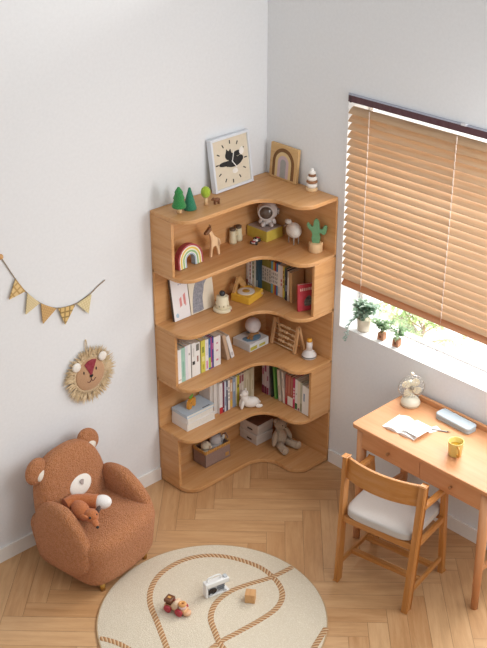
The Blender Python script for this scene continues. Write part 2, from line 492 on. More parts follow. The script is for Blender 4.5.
t = thing('yellow_box', 'olive yellow gift box with a greyish lid below the spaceman toy', 'box', (-.110, -.101, Z1), (0, 0, R(2)))
build('body', MB().box(-.066, .066, -.078, .078, 0, .062, .002), plain('#ccb648', .5, .05), t)
build('lid', MB().box(-.062, .062, -.074, .074, .062, .066, .001), plain('#b0a29a', .6, .15, scale=25), t)
t = thing('spaceman_toy', 'white spaceman toy with a big round helmet sitting on a yellow box', 'toy', (-.100, -.112, Z1 + .0675), (0, 0, R(-48)))
WT_ = plain('#cfc8c4', .35, .04)
build('helmet', MB().ball((0, 0, .088), .060, .055, .056, n=28), WT_, t)
build('visor', MB().lathe([(.0, .016), (.02, .013), (.036, 0)], 24, (-.006, -.049, .090), (R(90), 0, 0)), plain('#5a4c42', .12, .1), t)
build('visor_rim', MB().tube([(-.006 + .041 * math.cos(a), -.044 , .090 + .041 * math.sin(a)) for a in [2*PI*i/24 for i in range(24)]], .006, closed=True), WT_, t)
build('ear_disc', MB().cyl((.05, -.006, .088), (.066, -.006, .088), .018), plain('#8f8680', .4), t)
build('body', MB().ball((0, 0, .03), .030, .026, .030), WT_, t)
for s_ in (-1, 1):
    build('leg', MB().ball((s_ * .022, -.026, .013), .013, .024, .013, (0, 0, s_ * .3)), WT_, t)
    build('arm', MB().ball((s_ * .036, -.008, .030), .012, .014, .022, (0, s_ * -.5, 0)), WT_, t)

t = thing('toy_racer', 'tiny white and red racing car with black wheels', 'toy car', (-.222, -.140, Z1), (0, 0, R(25)))
build('chassis', MB().box(-.034, .034, -.012, .012, .008, .016, .003).box(-.014, .018, -.010, .010, .016, .024, .003), plain('#e4ded8', .35), t)
build('stripe', MB().box(-.036, .010, -.006, .006, .016, .0185, .001).box(-.03, -.018, -.0135, .0135, .010, .018), plain('#b8304a', .35), t)
build('driver', MB().ball((.004, 0, .028), .006), plain('#2a2624', .4), t)
build('spoiler', MB().box(.028, .036, -.014, .014, .020, .024, .001).box(.030, .033, -.002, .002, .014, .02), plain('#b8304a', .35), t)
for x in (-.023, .025):
    for s_ in (-1, 1): build('wheel', MB().cyl((x, s_ * .011, .010), (x, s_ * .020, .010), .010, n=16), plain('#2b2422', .6), t)

WOOL = fabric('#ece5da', 240, .6, .005, .15)
t = thing('sheep_figure', 'fluffy white sheep ornament with thin metal legs', 'figurine', (-.068, -.290, Z1), (0, 0, R(-100)))
build('body', MB().ball((0, 0, .078), .052, .040, .044), WOOL, t)
build('head', MB().ball((-.046, -.012, .098), .019, .014, .022, (0, R(-25), 0)), plain('#8f7358', .8), t)
build('tuft', MB().ball((-.040, -.010, .120), .024, .018, .014), WOOL, t)
for s_ in (-1, 1): build('ear', MB().ball((-.042, -.010 + s_ * .022, .102), .007, .012, .005, (s_ * -.5, 0, 0)), plain('#7b5f47', .8), t)
for x in (-.024, .024):
    for s_ in (-1, 1): build('leg', MB().cyl((x, s_ * .016, 0), (x, s_ * .016, .042), .0028, n=8), plain('#b9b2a8', .4), t)

t = thing('toy_cactus', 'green wooden cactus in a round pale wooden pot', 'toy', (-.060, -.452, Z1), (0, 0, R(-58)))
build('pot', MB().lathe([(0, 0), (.037, 0), (.039, .004), (.039, .050), (.036, .053), (0, .053)]), wood('#dcb98c', 'Z', .6), t)
G = plain('#5f9468', .5, .08)
c = MB(); blob(c, [(-.018, .05), (.016, .05), (.024, .085), (.018, .105), (.026, .112), (.044, .104), (.056, .116), (.060, .148), (.050, .158), (.040, .150), (.036, .136), (.020, .136), (.018, .16), (.012, .182), (0, .192), (-.012, .184), (-.018, .15), (-.03, .15), (-.044, .166), (-.052, .158), (-.044, .136), (-.028, .120), (-.020, .10), (-.024, .08)], .010, .020, 5)
build('cactus', c, G, t, bevel=.003)

# ------------------------------------------------------------------ books
BOOKN = [0]
def book(t_, h, d, loc, rz, spine, label, cat='book', cover=None, marks=(), lean=0, group=None, pitch=0):
    """a book: local x = thickness from 0 to t_, y = 0 at the spine to d at the fore-edge"""
    o = thing('book', label, cat, loc, (pitch, lean, rz), group)
    c = .0016
    m = MB().box(0, t_, 0, c, 0, h).box(0, c, c, d, 0, h).box(t_ - c, t_, c, d, 0, h)
    build('cover', m, plain(spine, .5, .05), o)
    build('pages', MB().box(c, t_ - c, c, d - .004, .003, h - .003), plain('#e3d9c6', .85, .06, scale=120), o)
    for (z0, z1, col, *wd) in marks:
        k = wd[0] if wd else .82
        x0 = t_ * (1 - k) / 2
        build('spine_label', MB().box(x0, t_ - x0, -.0006, 0, h * z0, h * z1), plain(col, .5, .05), o)
    return o

def glyphs(col, z0=.35, z1=.85, n=5):
    s_ = (z1 - z0) / n
    return [(z0 + i * s_ + s_ * .15, z0 + (i + 1) * s_ - s_ * .2, col, .45) for i in range(n)]

GT2 = 'books on the second shelf'; GT3 = 'books on the third shelf'; GT4 = 'books on the fourth shelf'
GAP = .0008
# third shelf, left arm: spines face the room
def row(specs, start, z, front, arm, group, skew=0.0):
    pos = start
    for sp in specs:
        th, h, d, col, lab, marks = sp[:6]; lean = sp[6] if len(sp) > 6 else 0
        ex = abs(math.sin(lean)) * h
        off = front + (sp[7] if len(sp) > 7 else 0) + skew * (pos - start)
        if arm == 'L':
            lx = pos + (ex if lean < 0 else 0)
            book(th, h, d, (lx, off, z + (abs(math.sin(lean)) * th if lean > 0 else 0)), 0, col, lab, marks=marks, lean=lean, group=group)
        else:
            lx = pos - (ex if lean < 0 else 0)
            book(th, h, d, (off, lx, z + (abs(math.sin(lean)) * th if lean > 0 else 0)), -PI/2, col, lab, marks=marks, lean=lean, group=group)
        step = th * math.cos(lean) + ex + GAP
        pos = pos + step if arm == 'L' else pos - step
    return pos
Z3 = TZ[3] + .0005
row([
 (.029, .212, .13, '#f1efec', 'white book at the very left end of the third shelf', [(.08, .11, '#c9c2b8')]),
 (.028, .214, .13, '#a3cdbc', 'mint green book between white ones at the left of the third shelf', [(.15, .6, '#8dbca9', .4)]),
 (.020, .216, .13, '#e4e3e8', 'pale lilac-grey book just right of the mint green one', []),
 (.021, .216, .13, '#f2f1ef', 'plain white book right of the pale lilac-grey one', [(.7, .76, '#b9b3ae', .5)]),
 (.006, .205, .13, '#6d655e', 'thin dark slab painting the shaded gap between two white books on the third shelf', []),  # dark slab put in for the shaded gap between two books
 (.026, .214, .13, '#f0eeea', 'white book with a black dot low on its spine', [(.36, .46, '#2a2826', .7), (.6, .85, '#d9d5cf', .4)]),
 (.034, .206, .13, '#f3f1ee', 'thick white book with a grey square at the top of its spine', [(.76, .96, '#77756c', .62), (.42, .60, '#a06a5c', .3)]),
 (.008, .200, .13, '#8d8336', 'thin olive book pressed against the yellow one', []),
 (.031, .204, .13, '#dcd45a', 'bright yellow book in the middle of the left row of the third shelf', [(.62, .80, '#8f9a3a', .5), (.35, .5, '#eee9a0', .6), (.1, .25, '#b9b23a', .4)]),
 (.024, .198, .13, '#f2eeee', 'white book with a pink foot, right of the bright yellow one', [(.06, .32, '#df7fae', .4), (.5, .9, '#e2dce2', .5)]),
 (.016, .198, .13, '#3d6ba5', 'blue book with a lime green patch at its foot', [(.05, .38, '#b5cf4a', .9), (.7, .8, '#8fb0d4', .5)]),
 (.010, .198, .13, '#b04a8c', 'thin magenta book between the blue and the navy ones', [(.05, .2, '#e8c8dd', .6)]),
 (.012, .200, .13, '#34408c', 'navy book left of the wide speckled white one', [(.6, .8, '#c46aa0', .7)]),
 (.052, .190, .13, '#f0ecea', 'wide white book with pink specks on its spine', [(.18, .24, '#e08a9a', .3), (.5, .56, '#d9a9b0', .3), (.75, .8, '#d58b9b', .25)]),
], -.833, Z3, -.156, 'L', GT3, .02)
book(.022, .176, .12, (-.448, -.146, Z3 + .0), 0, '#c9ac92', 'beige book leaning left at the end of the third shelf row', lean=-R(13), group=GT3)
book(.024, .160, .12, (-.414, -.144, Z3 + .0), 0, '#eeebe8', 'white book leaning on the beige one beside the boxed game', lean=-R(16), group=GT3, marks=[(.1, .25, '#c8c0c0', .5)])

# fourth shelf
Z4 = TZ[4] + .0005
row([
 (.022, .205, .095, '#d6cdc6', 'greyish white book half hidden behind the stack with the blue cover', [(.2, .34, '#9c3f44', .4)], 0, .03),
 (.024, .205, .10, '#ded8d2', 'pale grey book second from the stack with the blue cover', [], 0, .02),
 (.024, .205, .13, '#eeeae8', 'white book with a bright red foot', [(.0, .20, '#c3272f', 1.0), (.3, .9, '#e2dcdc', .4)]),
 (.014, .204, .13, '#6d2945', 'maroon book right of the white one with a red foot', [(.1, .14, '#d9c8c8', .6)]),
 (.014, .203, .13, '#cfd6e2', 'pale blue-white book between maroon and navy ones', [(.2, .5, '#7f8fae', .5)]),
 (.012, .202, .13, '#39415f', 'navy blue book on the fourth shelf left row', [(.7, .8, '#cfcfd8', .6)]),
 (.016, .200, .13, '#ece6e0', 'white book right of the navy one on the fourth shelf', glyphs('#8a8f9a', .3, .8, 4)),
 (.020, .196, .13, '#c9986a', 'tan orange book on the fourth shelf left row', [(.6, .9, '#e6d9c6', .5), (.08, .3, '#d8b245', .8)]),
 (.024, .200, .13, '#8898ac', 'slate blue book behind the white bear figure', [(.55, .85, '#bcc6d2', .5)]),
 (.010, .200, .13, '#d9cba8', 'thin cream book between slate blue and mustard ones', []),
 (.018, .204, .13, '#b9ab2e', 'mustard yellow book above the white bear figure', [(.6, .7, '#5f5a20', .6)]),
 (.016, .200, .13, '#cbb9ae', 'grey-beige book with a dusty red top near the shelf corner', [(.72, .98, '#9a5a5c', .9)]),
 (.020, .202, .13, '#c9bcae', 'grey-beige book with a dark red upper spine near the shelf corner', [(.74, .97, '#8c4a4e', .7), (.1, .6, '#d8cec2', .6)]),
 (.018, .206, .13, '#cabd9f', 'sand-coloured book fourth from the shelf corner', [(.1, .8, '#b6a888', .3)]),
 (.020, .208, .13, '#d4c8ac', 'sand-coloured book third from the shelf corner', [(.2, .7, '#bfae8c', .3)]),
 (.020, .210, .13, '#cdbf9e', 'sand-coloured book second from the shelf corner', [(.15, .85, '#b7a680', .25)]),
 (.022, .212, .13, '#dacfb4', 'cream book closest to the shelf corner on the fourth shelf', [(.3, .6, '#c0b08e', .3)]),
], -.566, Z4, -.150, 'L', GT4)
row([
 (.020, .215, .10, '#d8c3bf', 'pinkish book with a maroon foot first right of the fourth shelf corner', [(.0, .25, '#8e2f4a', .9), (.6, .8, '#b85a76', .6)]),
 (.018, .213, .10, '#dcc8c6', 'pinkish book with a maroon foot and dark rose top', [(.0, .24, '#842a44', .9), (.72, .95, '#a84868', .8)]),
 (.018, .214, .10, '#d3bcc0', 'pinkish book left of the green striped one', [(.0, .22, '#983352', .9), (.45, .6, '#a9566e', .5)]),
 (.012, .212, .10, '#3b3a33', 'thin black book left of the green striped one, leaning', [], -R(5)),
 (.016, .212, .10, '#4f8f3a', 'green striped book leaning on the fourth shelf right row', [(.05, .95, '#8cb95e', .3)], -R(5)),
 (.018, .208, .10, '#ddd0bf', 'cream book leaning right of the green striped one', [(.2, .5, '#b09a86', .4)], -R(5)),
 (.016, .206, .10, '#e4dacd', 'white cream book leaning left of the brick red ones', [(.5, .8, '#b7aaa0', .4)], -R(5)),
 (.020, .206, .10, '#a8564a', 'brick red book first of three, with a red foot', [(.02, .22, '#b32632', .9), (.4, .9, '#bd7a68', .3)]),
 (.022, .206, .10, '#b0624f', 'brick red book, middle of three, with a white label', [(.04, .32, '#e7dfd6', 1.0), (.42, .95, '#c38a72', .25)]),
 (.020, .205, .10, '#a65a48', 'brick red book, last of three, with a white label', [(.04, .32, '#e9e1d8', 1.0), (.42, .95, '#b98270', .25)]),
 (.016, .207, .10, '#c02a5a', 'magenta book with white lettering on the fourth shelf', glyphs('#f0e0e6', .3, .7, 4)),
 (.020, .205, .10, '#e9e4de', 'white book with a dark green foot', [(.02, .22, '#2c6b35', .9), (.5, .55, '#b8b0a8', .4)]),
 (.020, .202, .10, '#e2d6c2', 'cream book between the green-footed and the grey-green one', [(.02, .1, '#a05a6a', .6)]),
 (.016, .200, .10, '#b9b8a2', 'grey-green book third from the right end of the fourth shelf', [(.05, .3, '#8f8c70', .7)]),
 (.030, .190, .10, '#eeebe6', 'white book with a blue mark on its spine, second from the right end', [(.45, .72, '#7288a8', .3)]),
 (.022, .186, .10, '#f1eee9', 'plain white book at the right end of the fourth shelf', []),
], -.136, Z4, -.158, 'R', GT4)

# second shelf, right arm
Z2 = TZ[2] + .0005
SER = '#8b8236'
row([
 (.016, .200, .14, '#cfc5bb', 'white and brown book first from the corner of the second shelf', [(.0, .3, '#8c4b3c', .9), (.4, .8, '#e4dcd4', .6)], 0, -.060),
 (.014, .201, .14, '#e3ddd8', 'white book with red marks behind the record player toy', glyphs('#a8443c', .3, .9, 5), 0, -.052),
 (.018, .203, .13, '#d9d4c4', 'off-white book with green marks behind the record player toy', glyphs('#5d8060', .35, .9, 4), 0, -.044),
 (.018, .202, .12, '#35586c', 'dark teal book left of the gold and white series', [(.0, .3, '#a7b6bb', .6)], 0, -.030),
 (.018, .198, .09, SER, 'gold-footed book with white lettered panel, first of the series of four', [(.28, .76, '#ddd6cc', 1.0)] + glyphs('#5c5348', .32, .72, 4)),
 (.018, .198, .09, '#8d8538', 'gold-footed book with white lettered panel, second of the series of four', [(.28, .76, '#e0dacf', 1.0)] + glyphs('#6a5a4a', .32, .72, 3)),
 (.018, .198, .09, '#918a3c', 'gold-footed book with white lettered panel, third of the series of four', [(.28, .76, '#e2dbd0', 1.0)] + glyphs('#4c4a52', .32, .72, 5)),
 (.018, .198, .09, '#877e34', 'gold-footed book with white lettered panel, last of the series of four', [(.28, .76, '#ddd8cf', 1.0)] + glyphs('#6b6258', .32, .72, 4)),
 (.014, .200, .09, '#5fa8c4', 'sky blue book right of the gold and white series', [(.3, .74, '#e6e2de', 1.0)] + glyphs('#37343a', .34, .7, 3)),
 (.012, .200, .09, '#d9a93a', 'golden yellow book with a lettered white panel', [(.3, .74, '#e6e2de', 1.0)] + glyphs('#37343a', .34, .7, 3)),
 (.012, .200, .09, '#b43a3c', 'red book with a lettered white panel on the second shelf', [(.3, .74, '#ece8e4', 1.0)] + glyphs('#2d2a30', .34, .7, 3)),
 (.014, .200, .09, '#3e7fb8', 'mid blue book with a lettered white panel', [(.3, .74, '#ece8e4', 1.0)] + glyphs('#2d2a30', .34, .7, 3)),
 (.018, .196, .09, '#e9e4de', 'white book right of the mid blue one on the second shelf', [(.1, .3, '#c9c0ba', .5)]),
 (.018, .196, .09, '#dfd6d8', 'lilac-white book with red marks on the second shelf', glyphs('#b8434c', .35, .6, 2)),
 (.014, .198, .09, '#d8b85c', 'straw yellow book with dark marks on the second shelf', glyphs('#7a5a30', .3, .9, 4)),
 (.014, .194, .09, '#3f6a3e', 'dark green book on the second shelf right row', [(.05, .25, '#a9b83c', .9), (.6, .7, '#d8d8c8', .6)]),
 (.018, .192, .10, '#2b3042', 'black and navy book left of the tan book', [(.3, .5, '#77809a', .6)], 0, -.01),
 (.012, .186, .10, '#cdbfae', 'thin pale book between the navy one and the tan one', [(.2, .8, '#f0eae2', .6)], 0, -.01),
 (.020, .184, .10, '#c49b6c', 'tan book standing behind the red one at the right end', [], -R(3), -.012),
], -.024, Z2, -.122, 'R', GT2)
t = book(.018, .160, .135, (-.184, -.438, Z2 + .002), R(-112), '#b9323f', 'red picture book with a dark flower on its cover, at the right end', lean=-R(3), group=GT2)
c = MB(); blob(c, [(.04, .03), (.075, .03), (.085, .06), (.07, .09), (.05, .08), (.036, .055)], 0, .001)
build('cover_picture', c, plain('#4f4a3c', .5, .3, scale=60), t, loc=(.0182, 0, 0), rot=(0, 0, R(90)))
c = MB()
for i in range(7): c.box(.012 + i * .011, .019 + i * .011, -.0008, 0, .122, .138)
build('cover_title', c, plain('#e6b7a8', .5), t, loc=(.0182, 0, 0), rot=(0, 0, R(90)))

# two picture books facing the room
def picture_book(label, wd, h, col, x, lean, edge):
    o = thing('picture_book', label, 'book', (x, -.074, Z2 + .003), (R(-lean), 0, 0), GT2)
    build('cover', MB().box(0, wd, 0, .002, 0, h).box(0, .002, .002, .018, 0, h).box(0, wd, .016, .018, 0, h), plain(col, .45, .03), o)
    build('pages', MB().box(.002, wd - .003, .002, .016, .003, h - .003), plain('#dcd3c2', .85), o)
    build('spine_strip', MB().box(-.0008, 0, 0, .018, 0, h), plain(edge, .5), o)
    return o
o = picture_book('white picture book with pink strokes at the left end of the second shelf', .116, .245, '#ebe8e8', -.772, 8, '#4a4038')
c = MB()
for (x, z0, z1) in ((.050, .07, .125), (.058, .075, .13), (.078, .08, .14), (.086, .07, .145)): c.prism([(x, z0), (x + .007, z0 + .004), (x + .006, z1), (x - .001, z1 - .004)], -.001, 0, 'XZ')
build('cover_picture', c, plain('#dc8f8c', .5), o)
c = MB(); blob(c, [(.016, .02), (.03, .018), (.034, .03), (.026, .042), (.014, .036)], 0, .001)
build('cover_picture', c, plain('#a5c3d6', .5), o)
c = MB()
for i in range(4): c.box(.05 + i * .014, .058 + i * .014, -.001, 0, .20, .206)
build('cover_title', c, plain('#a7a4b4', .5), o)
o = picture_book('cream picture book with a large grey whale on its cover', .176, .245, '#e6dcc8', -.650, 8, '#c6b89c')
c = MB(); blob(c, [(.012, .006), (.018, .07), (.034, .14), (.062, .19), (.095, .215), (.125, .205), (.136, .18), (.125, .165), (.112, .15), (.104, .12), (.092, .08), (.09, .03), (.085, .006)], 0, .001, 5)
build('cover_picture', c, plain('#8c8c96', .55, .25, scale=80), o)

IV = plain('#e6dcbd', .5, .04)
t = turned('stacking_cake', 'cream tiered cake toy with a black ball on top', 'toy', (-.478, -.140, Z2),
    [('plate', [(0, 0), (.050, 0), (.053, .005), (.053, .013), (.048, .018), (.040, .020), (0, .020)], IV),
     ('cake', [(0, .020), (.036, .020), (.038, .024), (.038, .050), (.036, .053), (.034, .056), (.034, .086), (.031, .090), (0, .090)], IV)])
build('ball', MB().ball((0, 0, .105), .017), plain('#25262c', .3), t, label='black ball')
for k in range(9):
    a = 2 * PI * k / 9
    build('dot', MB().ball((.0375 * math.cos(a), .0375 * math.sin(a), .038), .003, .003, .007, n=8), plain('#9a8c66', .5), t)
build('button', MB().ball((.02, -.0485, .010), .005, n=8), plain('#b04a3c', .5), t)

t = thing('toy_record_player', 'yellow toy record player with a white disc and raised wooden lid', 'toy', (-.272, -.125, Z2), (0, 0, R(14)))
build('body', MB().box(-.076, .076, -.062, .062, 0, .046, .004), wood('#e3b23c', 'X', .5, .08), t)
build('record', MB().lathe([(0, .0465), (.050, .0465), (.050, .050), (.046, .051), (0, .051)], 32, (-.012, 0, 0)), plain('#e4ded4', .45), t)
build('record_label', MB().lathe([(0, .051), (.022, .051), (.020, .0525), (0, .0525)], 24, (-.012, 0, 0)), wood('#c79a3e', 'X'), t)
build('tone_arm', MB().tube([(.058, .035, .05), (.058, .035, .07), (.05, .0, .064), (.036, -.028, .056)], .003), plain('#7c6a55', .4), t)
build('knob', MB().cyl((.06, -.062, .024), (.06, -.070, .024), .007), PALE, t)
lid = MB(); lid.bar((-.06, .05, .044), (-.005, .056, .118), .008, .03, .002); lid.bar((.05, .05, .044), (-.008, .056, .118), .008, .03, .002)
build('lid', lid, wood('#c9995f', 'X', .5), t)

# ------------------------------------------------------------------ third shelf things
def game_box(name, label, loc, rz, sx, sy, h, col, art, cat='box'):
    t = thing(name, label, cat, loc, (0, 0, rz))
    build('body', MB().box(-sx/2, sx/2, -sy/2, sy/2, 0, h, .002), plain(col, .5, .04), t)
    return t
t = game_box('game_box', 'white and blue boxed game with a whale print, under the moon lamp', (-.214, -.095, Z3), R(2), .158, .142, .05, '#d8dde0', None)
c = MB(); P = [(p[0], p[1]) for p in catmull([(-.06, -.03), (-.02, -.055), (.03, -.05), (.06, -.02), (.05, .01), (.0, .0), (-.03, .02), (-.06, .01), (-.06, -.03)], 5)][:-1]
c.prism(P, .05, .0508, 'XY'); build('cover_picture', c, plain('#6fa0c4', .5, .2, scale=60), t)
build('lid_label', MB().box(-.075, -.02, -.0718, -.071, .008, .03).box(.0, .05, -.0718, -.071, .01, .026), plain('#b9b13e', .5), t)
build('lid_print', MB().box(.02, .07, .02, .06, .05, .0507), plain('#8fb3d0', .5), t)
t = thing('moon_lamp', 'white globe moon lamp on a crossed wooden stand', 'lamp', (-.205, -.104, Z3 + .0525), (0, 0, R(20)))
build('globe', MB().ball((0, 0, .075), .047, n=28), plain('#d6d0d2', .5, .12, scale=30), t)
for s_ in (-1, 1): build('stand', MB().bar((-.045, s_ * .012, .004), (.045, s_ * -.012, .03), .012, .007, .001).bar((.045, s_ * .012, .004), (-.02, s_ * .002, .022), .012, .007, .001), wood('#b98a5a', 'X'), t)

t = thing('abacus', 'wooden bead abacus with two tapered end frames', 'abacus', (-.074, -.265, Z3 + .003))
for y in (-.093, .093):
    build('end_frame', MB().bar((-.040, y, 0), (-.010, y, .160), .014, .016, .001, up=(0, 1, 0)).bar((.036, y, 0), (-.006, y, .160), .014, .016, .001, up=(0, 1, 0)), wood('#cfa272', 'Z'), t)
rods = [(.038, -.031), (.068, -.025), (.098, -.020), (.128, -.014)]
for k, (z, x) in enumerate(rods):
    build('rod', MB().cyl((x, -.093, z), (x, .093, z), .0028, n=8), plain('#d9c09a', .5), t)
    n = [6, 5, 6, 5][k]
    for j in range(n):
        y = -.075 + j * .0175 + (.03 if j >= (3, 0, 2, 0)[k] else 0) + (.02 if k % 2 else 0)
        build('bead', MB().ball((x, y, z), .009, .0080, .009, n=12), plain('#dcb98c', .5), t)
build('rod', MB().cyl((-.036, -.093, .012), (-.036, .093, .012), .004, n=8), plain('#d9c09a', .5), t)

t = turned('lighthouse_toy', 'white lighthouse-shaped toy with a yellow top', 'toy', (-.080, -.445, Z3),
    [('base', [(0, 0), (.038, 0), (.043, .006), (.043, .018), (.040, .024), (.034, .036), (.022, .046), (.017, .052), (0, .052)], plain('#e3dedb', .4)),
     ('band', [(.0432, .010), (.0438, .012), (.0438, .016), (.0432, .018)], plain('#6d6a68', .4)),
     ('tower', [(0, .05), (.018, .05), (.017, .10), (.013, .104), (0, .104)], plain('#e6e1de', .4)),
     ('top', [(0, .104), (.015, .104), (.015, .118), (.009, .124), (0, .125)], plain('#e0a22e', .5))])

# ------------------------------------------------------------------ fourth shelf: stack of books, animals
def flat_book(label, cx, cy, z, sx, sy, h, rz, col, page='#e6e2d8'):
    o = thing('thick_book', label, 'book', (cx, cy, z), (0, 0, rz), 'books stacked flat on the fourth shelf')
    c = .0025
    build('cover', MB().box(-sx/2, sx/2, -sy/2, sy/2, 0, c).box(-sx/2, sx/2, -sy/2, sy/2, h - c, h).box(-sx/2, -sx/2 + c, -sy/2, sy/2, c, h - c), plain(col, .45, .04), o)
    build('pages', MB().box(-sx/2 + c, sx/2 - .003, -sy/2 + .003, sy/2 - .003, c, h - c), plain(page, .85, .08, scale=100), o)
    return o
flat_book('thick white book at the bottom of the flat stack', -.672, -.094, Z4, .212, .140, .046, R(-1), '#e9e6e2')
flat_book('thick white book under the blue one in the flat stack', -.675, -.093, Z4 + .0464, .204, .136, .036, R(1.5), '#e4e2e0')
o = flat_book('thick book with a pale blue cover on top of the flat stack', -.674, -.093, Z4 + .0828, .208, .138, .020, R(-.5), '#b9cddd')
build('cover_title', MB().box(.02, .075, -.062, -.056, .020, .0206), plain('#4d5560', .5), o)
t = thing('toy_elephant', 'small orange wooden elephant with a green leaf on its back', 'toy', (-.690, -.100, Z4 + .1034), (0, 0, R(18)))
P = [(p[0], p[1]) for p in catmull([(-.030, 0), (-.016, 0), (-.012, .012), (.008, .012), (.012, 0), (.028, 0), (.032, .03), (.026, .052), (.0, .058), (-.016, .056), (-.034, .046), (-.040, .024), (-.040, .004), (-.034, .004), (-.032, .018), (-.030, 0)], 3)][:-1]
build('body', MB().prism(P, -.011, .011, 'XZ', bev=.002), wood('#dd9a3a', 'X', .5), t)
for s_ in (-1, 1): build('eye', MB().ball((-.024, s_ * .0112, .040), .003, n=8), DK, t)
lf = MB()
for dx, a in ((-.012, -.5), (0, 0), (.012, .5)): lf.ball((dx - .004, 0, .068), .006, .004, .013, (0, a, 0), n=10)
build('leaf', lf, plain('#6fae3c', .5), t)

SNOW = plain('#ebe6df', .6, .04, .2)
t = thing('bear_figure', 'white ceramic bear figure sitting at the front of the fourth shelf', 'figurine', (-.342, -.213, Z4 + .004), (0, 0, R(-28)))
b = MB().ball((.014, 0, .034), .050, .032, .034).ball((-.022, 0, .060), .024, .022, .040, (0, R(-15), 0)).ball((-.026, -.003, .098), .023, .020, .021).ball((-.046, -.006, .094), .010, .009, .008)
build('body', b, SNOW, t)
for s_ in (-1, 1):
    build('ear', MB().ball((-.016, s_ * .016, .116), .007, n=10), SNOW, t)
    build('front_leg', MB().ball((-.044, s_ * .016, .028), .011, .010, .030, (0, R(12), 0)), SNOW, t)
    build('hind_leg', MB().ball((.058, s_ * .022, .012), .022, .011, .012), SNOW, t)

# ------------------------------------------------------------------ bottom tier
Z5 = TZ[5] + .0005
t = thing('storage_basket', 'taupe fabric storage basket with a mustard scalloped rim', 'basket', (-.530, -.088, Z5), (0, 0, R(-1)))
TAU = fabric('#94776a', 300, .3, .002, .12)
b = MB(); hx, hy, hh = .098, .056, .105
for (x0, x1, y0, y1) in ((-hx, hx, -hy, -hy + .005), (-hx, hx, hy - .005, hy), (-hx, -hx + .005, -hy, hy), (hx - .005, hx, -hy, hy)): b.box(x0, x1, y0, y1, 0, hh, .002)
b.box(-hx, hx, -hy, hy, 0, .006)
build('body', b, TAU, t)
b = MB()
n = 11
for i in range(n):
    x = -hx + (i + .5) * 2 * hx / n
    for y in (-hy, hy): b.ball((x, y, hh - .004), .0105, .005, .014, n=12)
for i in range(6):
    y = -hy + (i + .5) * 2 * hy / 6
    for x in (-hx, hx): b.ball((x, y, hh - .004), .005, .0105, .014, n=12)
build('scalloped_rim', b, fabric('#c08a3c', 300, .3, .002, .12), t)
build('patch', MB().box(.058, .086, -hy - .002, -hy, .016, .042, .001), fabric('#c08a3c', 300, .3, .002, .12), t)
build('handle', MB().tube([(hx + .001, -.02, hh - .02), (hx + .012, -.02, hh + .012), (hx + .014, 0, hh + .026), (hx + .012, .02, hh + .012), (hx + .001, .02, hh - .02)], .005), fabric('#8a6a58', 300, .3, .002, .12), t)
PL1 = fabric('#b9b4b2', 320, .5, .003, .12); PL2 = fabric('#d6c7ad', 320, .5, .003, .12)
t = thing('plush_elephant', 'grey plush toy peeking out of the basket', 'plush toy', (-.511, -.097, Z5 + .008))
build('body', MB().ball((0, 0, .062), .050, .038, .058), PL1, t)
build('head', MB().ball((0, -.004, .122), .040, .034, .034), PL1, t)
t = thing('plush_rabbit', 'cream plush toy lying over the left rim of the basket', 'plush toy', (-.586, -.090, Z5 + .008))
build('body', MB().ball((0, .0, .052), .034, .036, .048), PL2, t)
build('head', MB().ball((.0, -.008, .112), .032, .030, .026), PL2, t)
build('ear', MB().ball((.006, -.035, .110), .010, .012, .022, (R(50), 0, 0)), PL2, t)
t = thing('plush_mouse', 'striped grey plush toy at the right of the basket', 'plush toy', (-.452, -.076, Z5 + .008))
build('body', MB().ball((-.004, 0, .07), .014, .03, .064), fabric('#a9a29c', 320, .5, .003, .2), t)
build('arm', MB().ball((-.004, -.030, .118), .011, .010, .026, (R(20), 0, 0)), fabric('#ddd6cc', 320, .5, .003, .2), t)

PW = plain('#cfc5bc', .8, .06)
for k in range(2):
    t = thing('paper_box', ['white cardboard box with a dark slot at the bottom of the pair', 'white cardboard box with a brown lid on top of the pair'][k], 'box', (-.174 + .002 * k, -.103, Z5 + k * .0705), (0, 0, R(-1 + 3 * k)), 'cardboard boxes on the bottom shelf')
    build('body', MB().box(-.066, .066, -.077, .077, 0, .068, .002), PW, t)
    build('rim', MB().box(-.068, .068, -.079, .079, .044, .066, .002), plain('#d6cdc4', .8, .05), t)
    build('slot', MB().box(-.0668, -.0655, -.030, .012, .018, .030), plain('#4c3f38', .8), t)
    if k == 1: build('lid', MB().box(-.063, .063, -.074, .074, .0665, .0695, .001), plain('#7b5a44', .7, .08), t, label='brown lid')

TED = fabric('#c3ad93', 280, .8, .005, .2)
t = thing('plush_teddy', 'beige plush teddy bear sitting with outstretched legs on the bottom shelf', 'plush toy', (-.128, -.268, Z5 + .003), (0, 0, R(-4)))
t.scale = (.86, .86, .82)
b = MB().ball((0, .0, .072), .050, .044, .072, (R(-8), 0, 0)).ball((0, .006, .14), .03, .028, .03)
build('body', b, TED, t)
b = MB().ball((0, -.002, .186), .050, .046, .043).ball((0, -.042, .176), .020, .016, .016)
build('head', b, TED, t)
for s_ in (-1, 1):
    build('ear', MB().ball((s_ * .042, .004, .222), .017, .009, .017), TED, t)
    build('eye', MB().ball((s_ * .018, -.044, .194), .0045, n=8), DK, t)
    build('arm', MB().ball((s_ * .062, -.014, .084), .020, .022, .060, (R(-10), s_ * R(-20), 0)), TED, t)
    build('leg', MB().tube([(s_ * .030, -.02, .030), (s_ * .046, -.07, .028), (s_ * .058, -.115, .026)], .028, 12), TED, t)
    build('foot', MB().ball((s_ * .060, -.124, .032), .027, .020, .032), TED, t)
build('nose', MB().ball((0, -.057, .180), .006, .004, .005, n=8), DK, t)

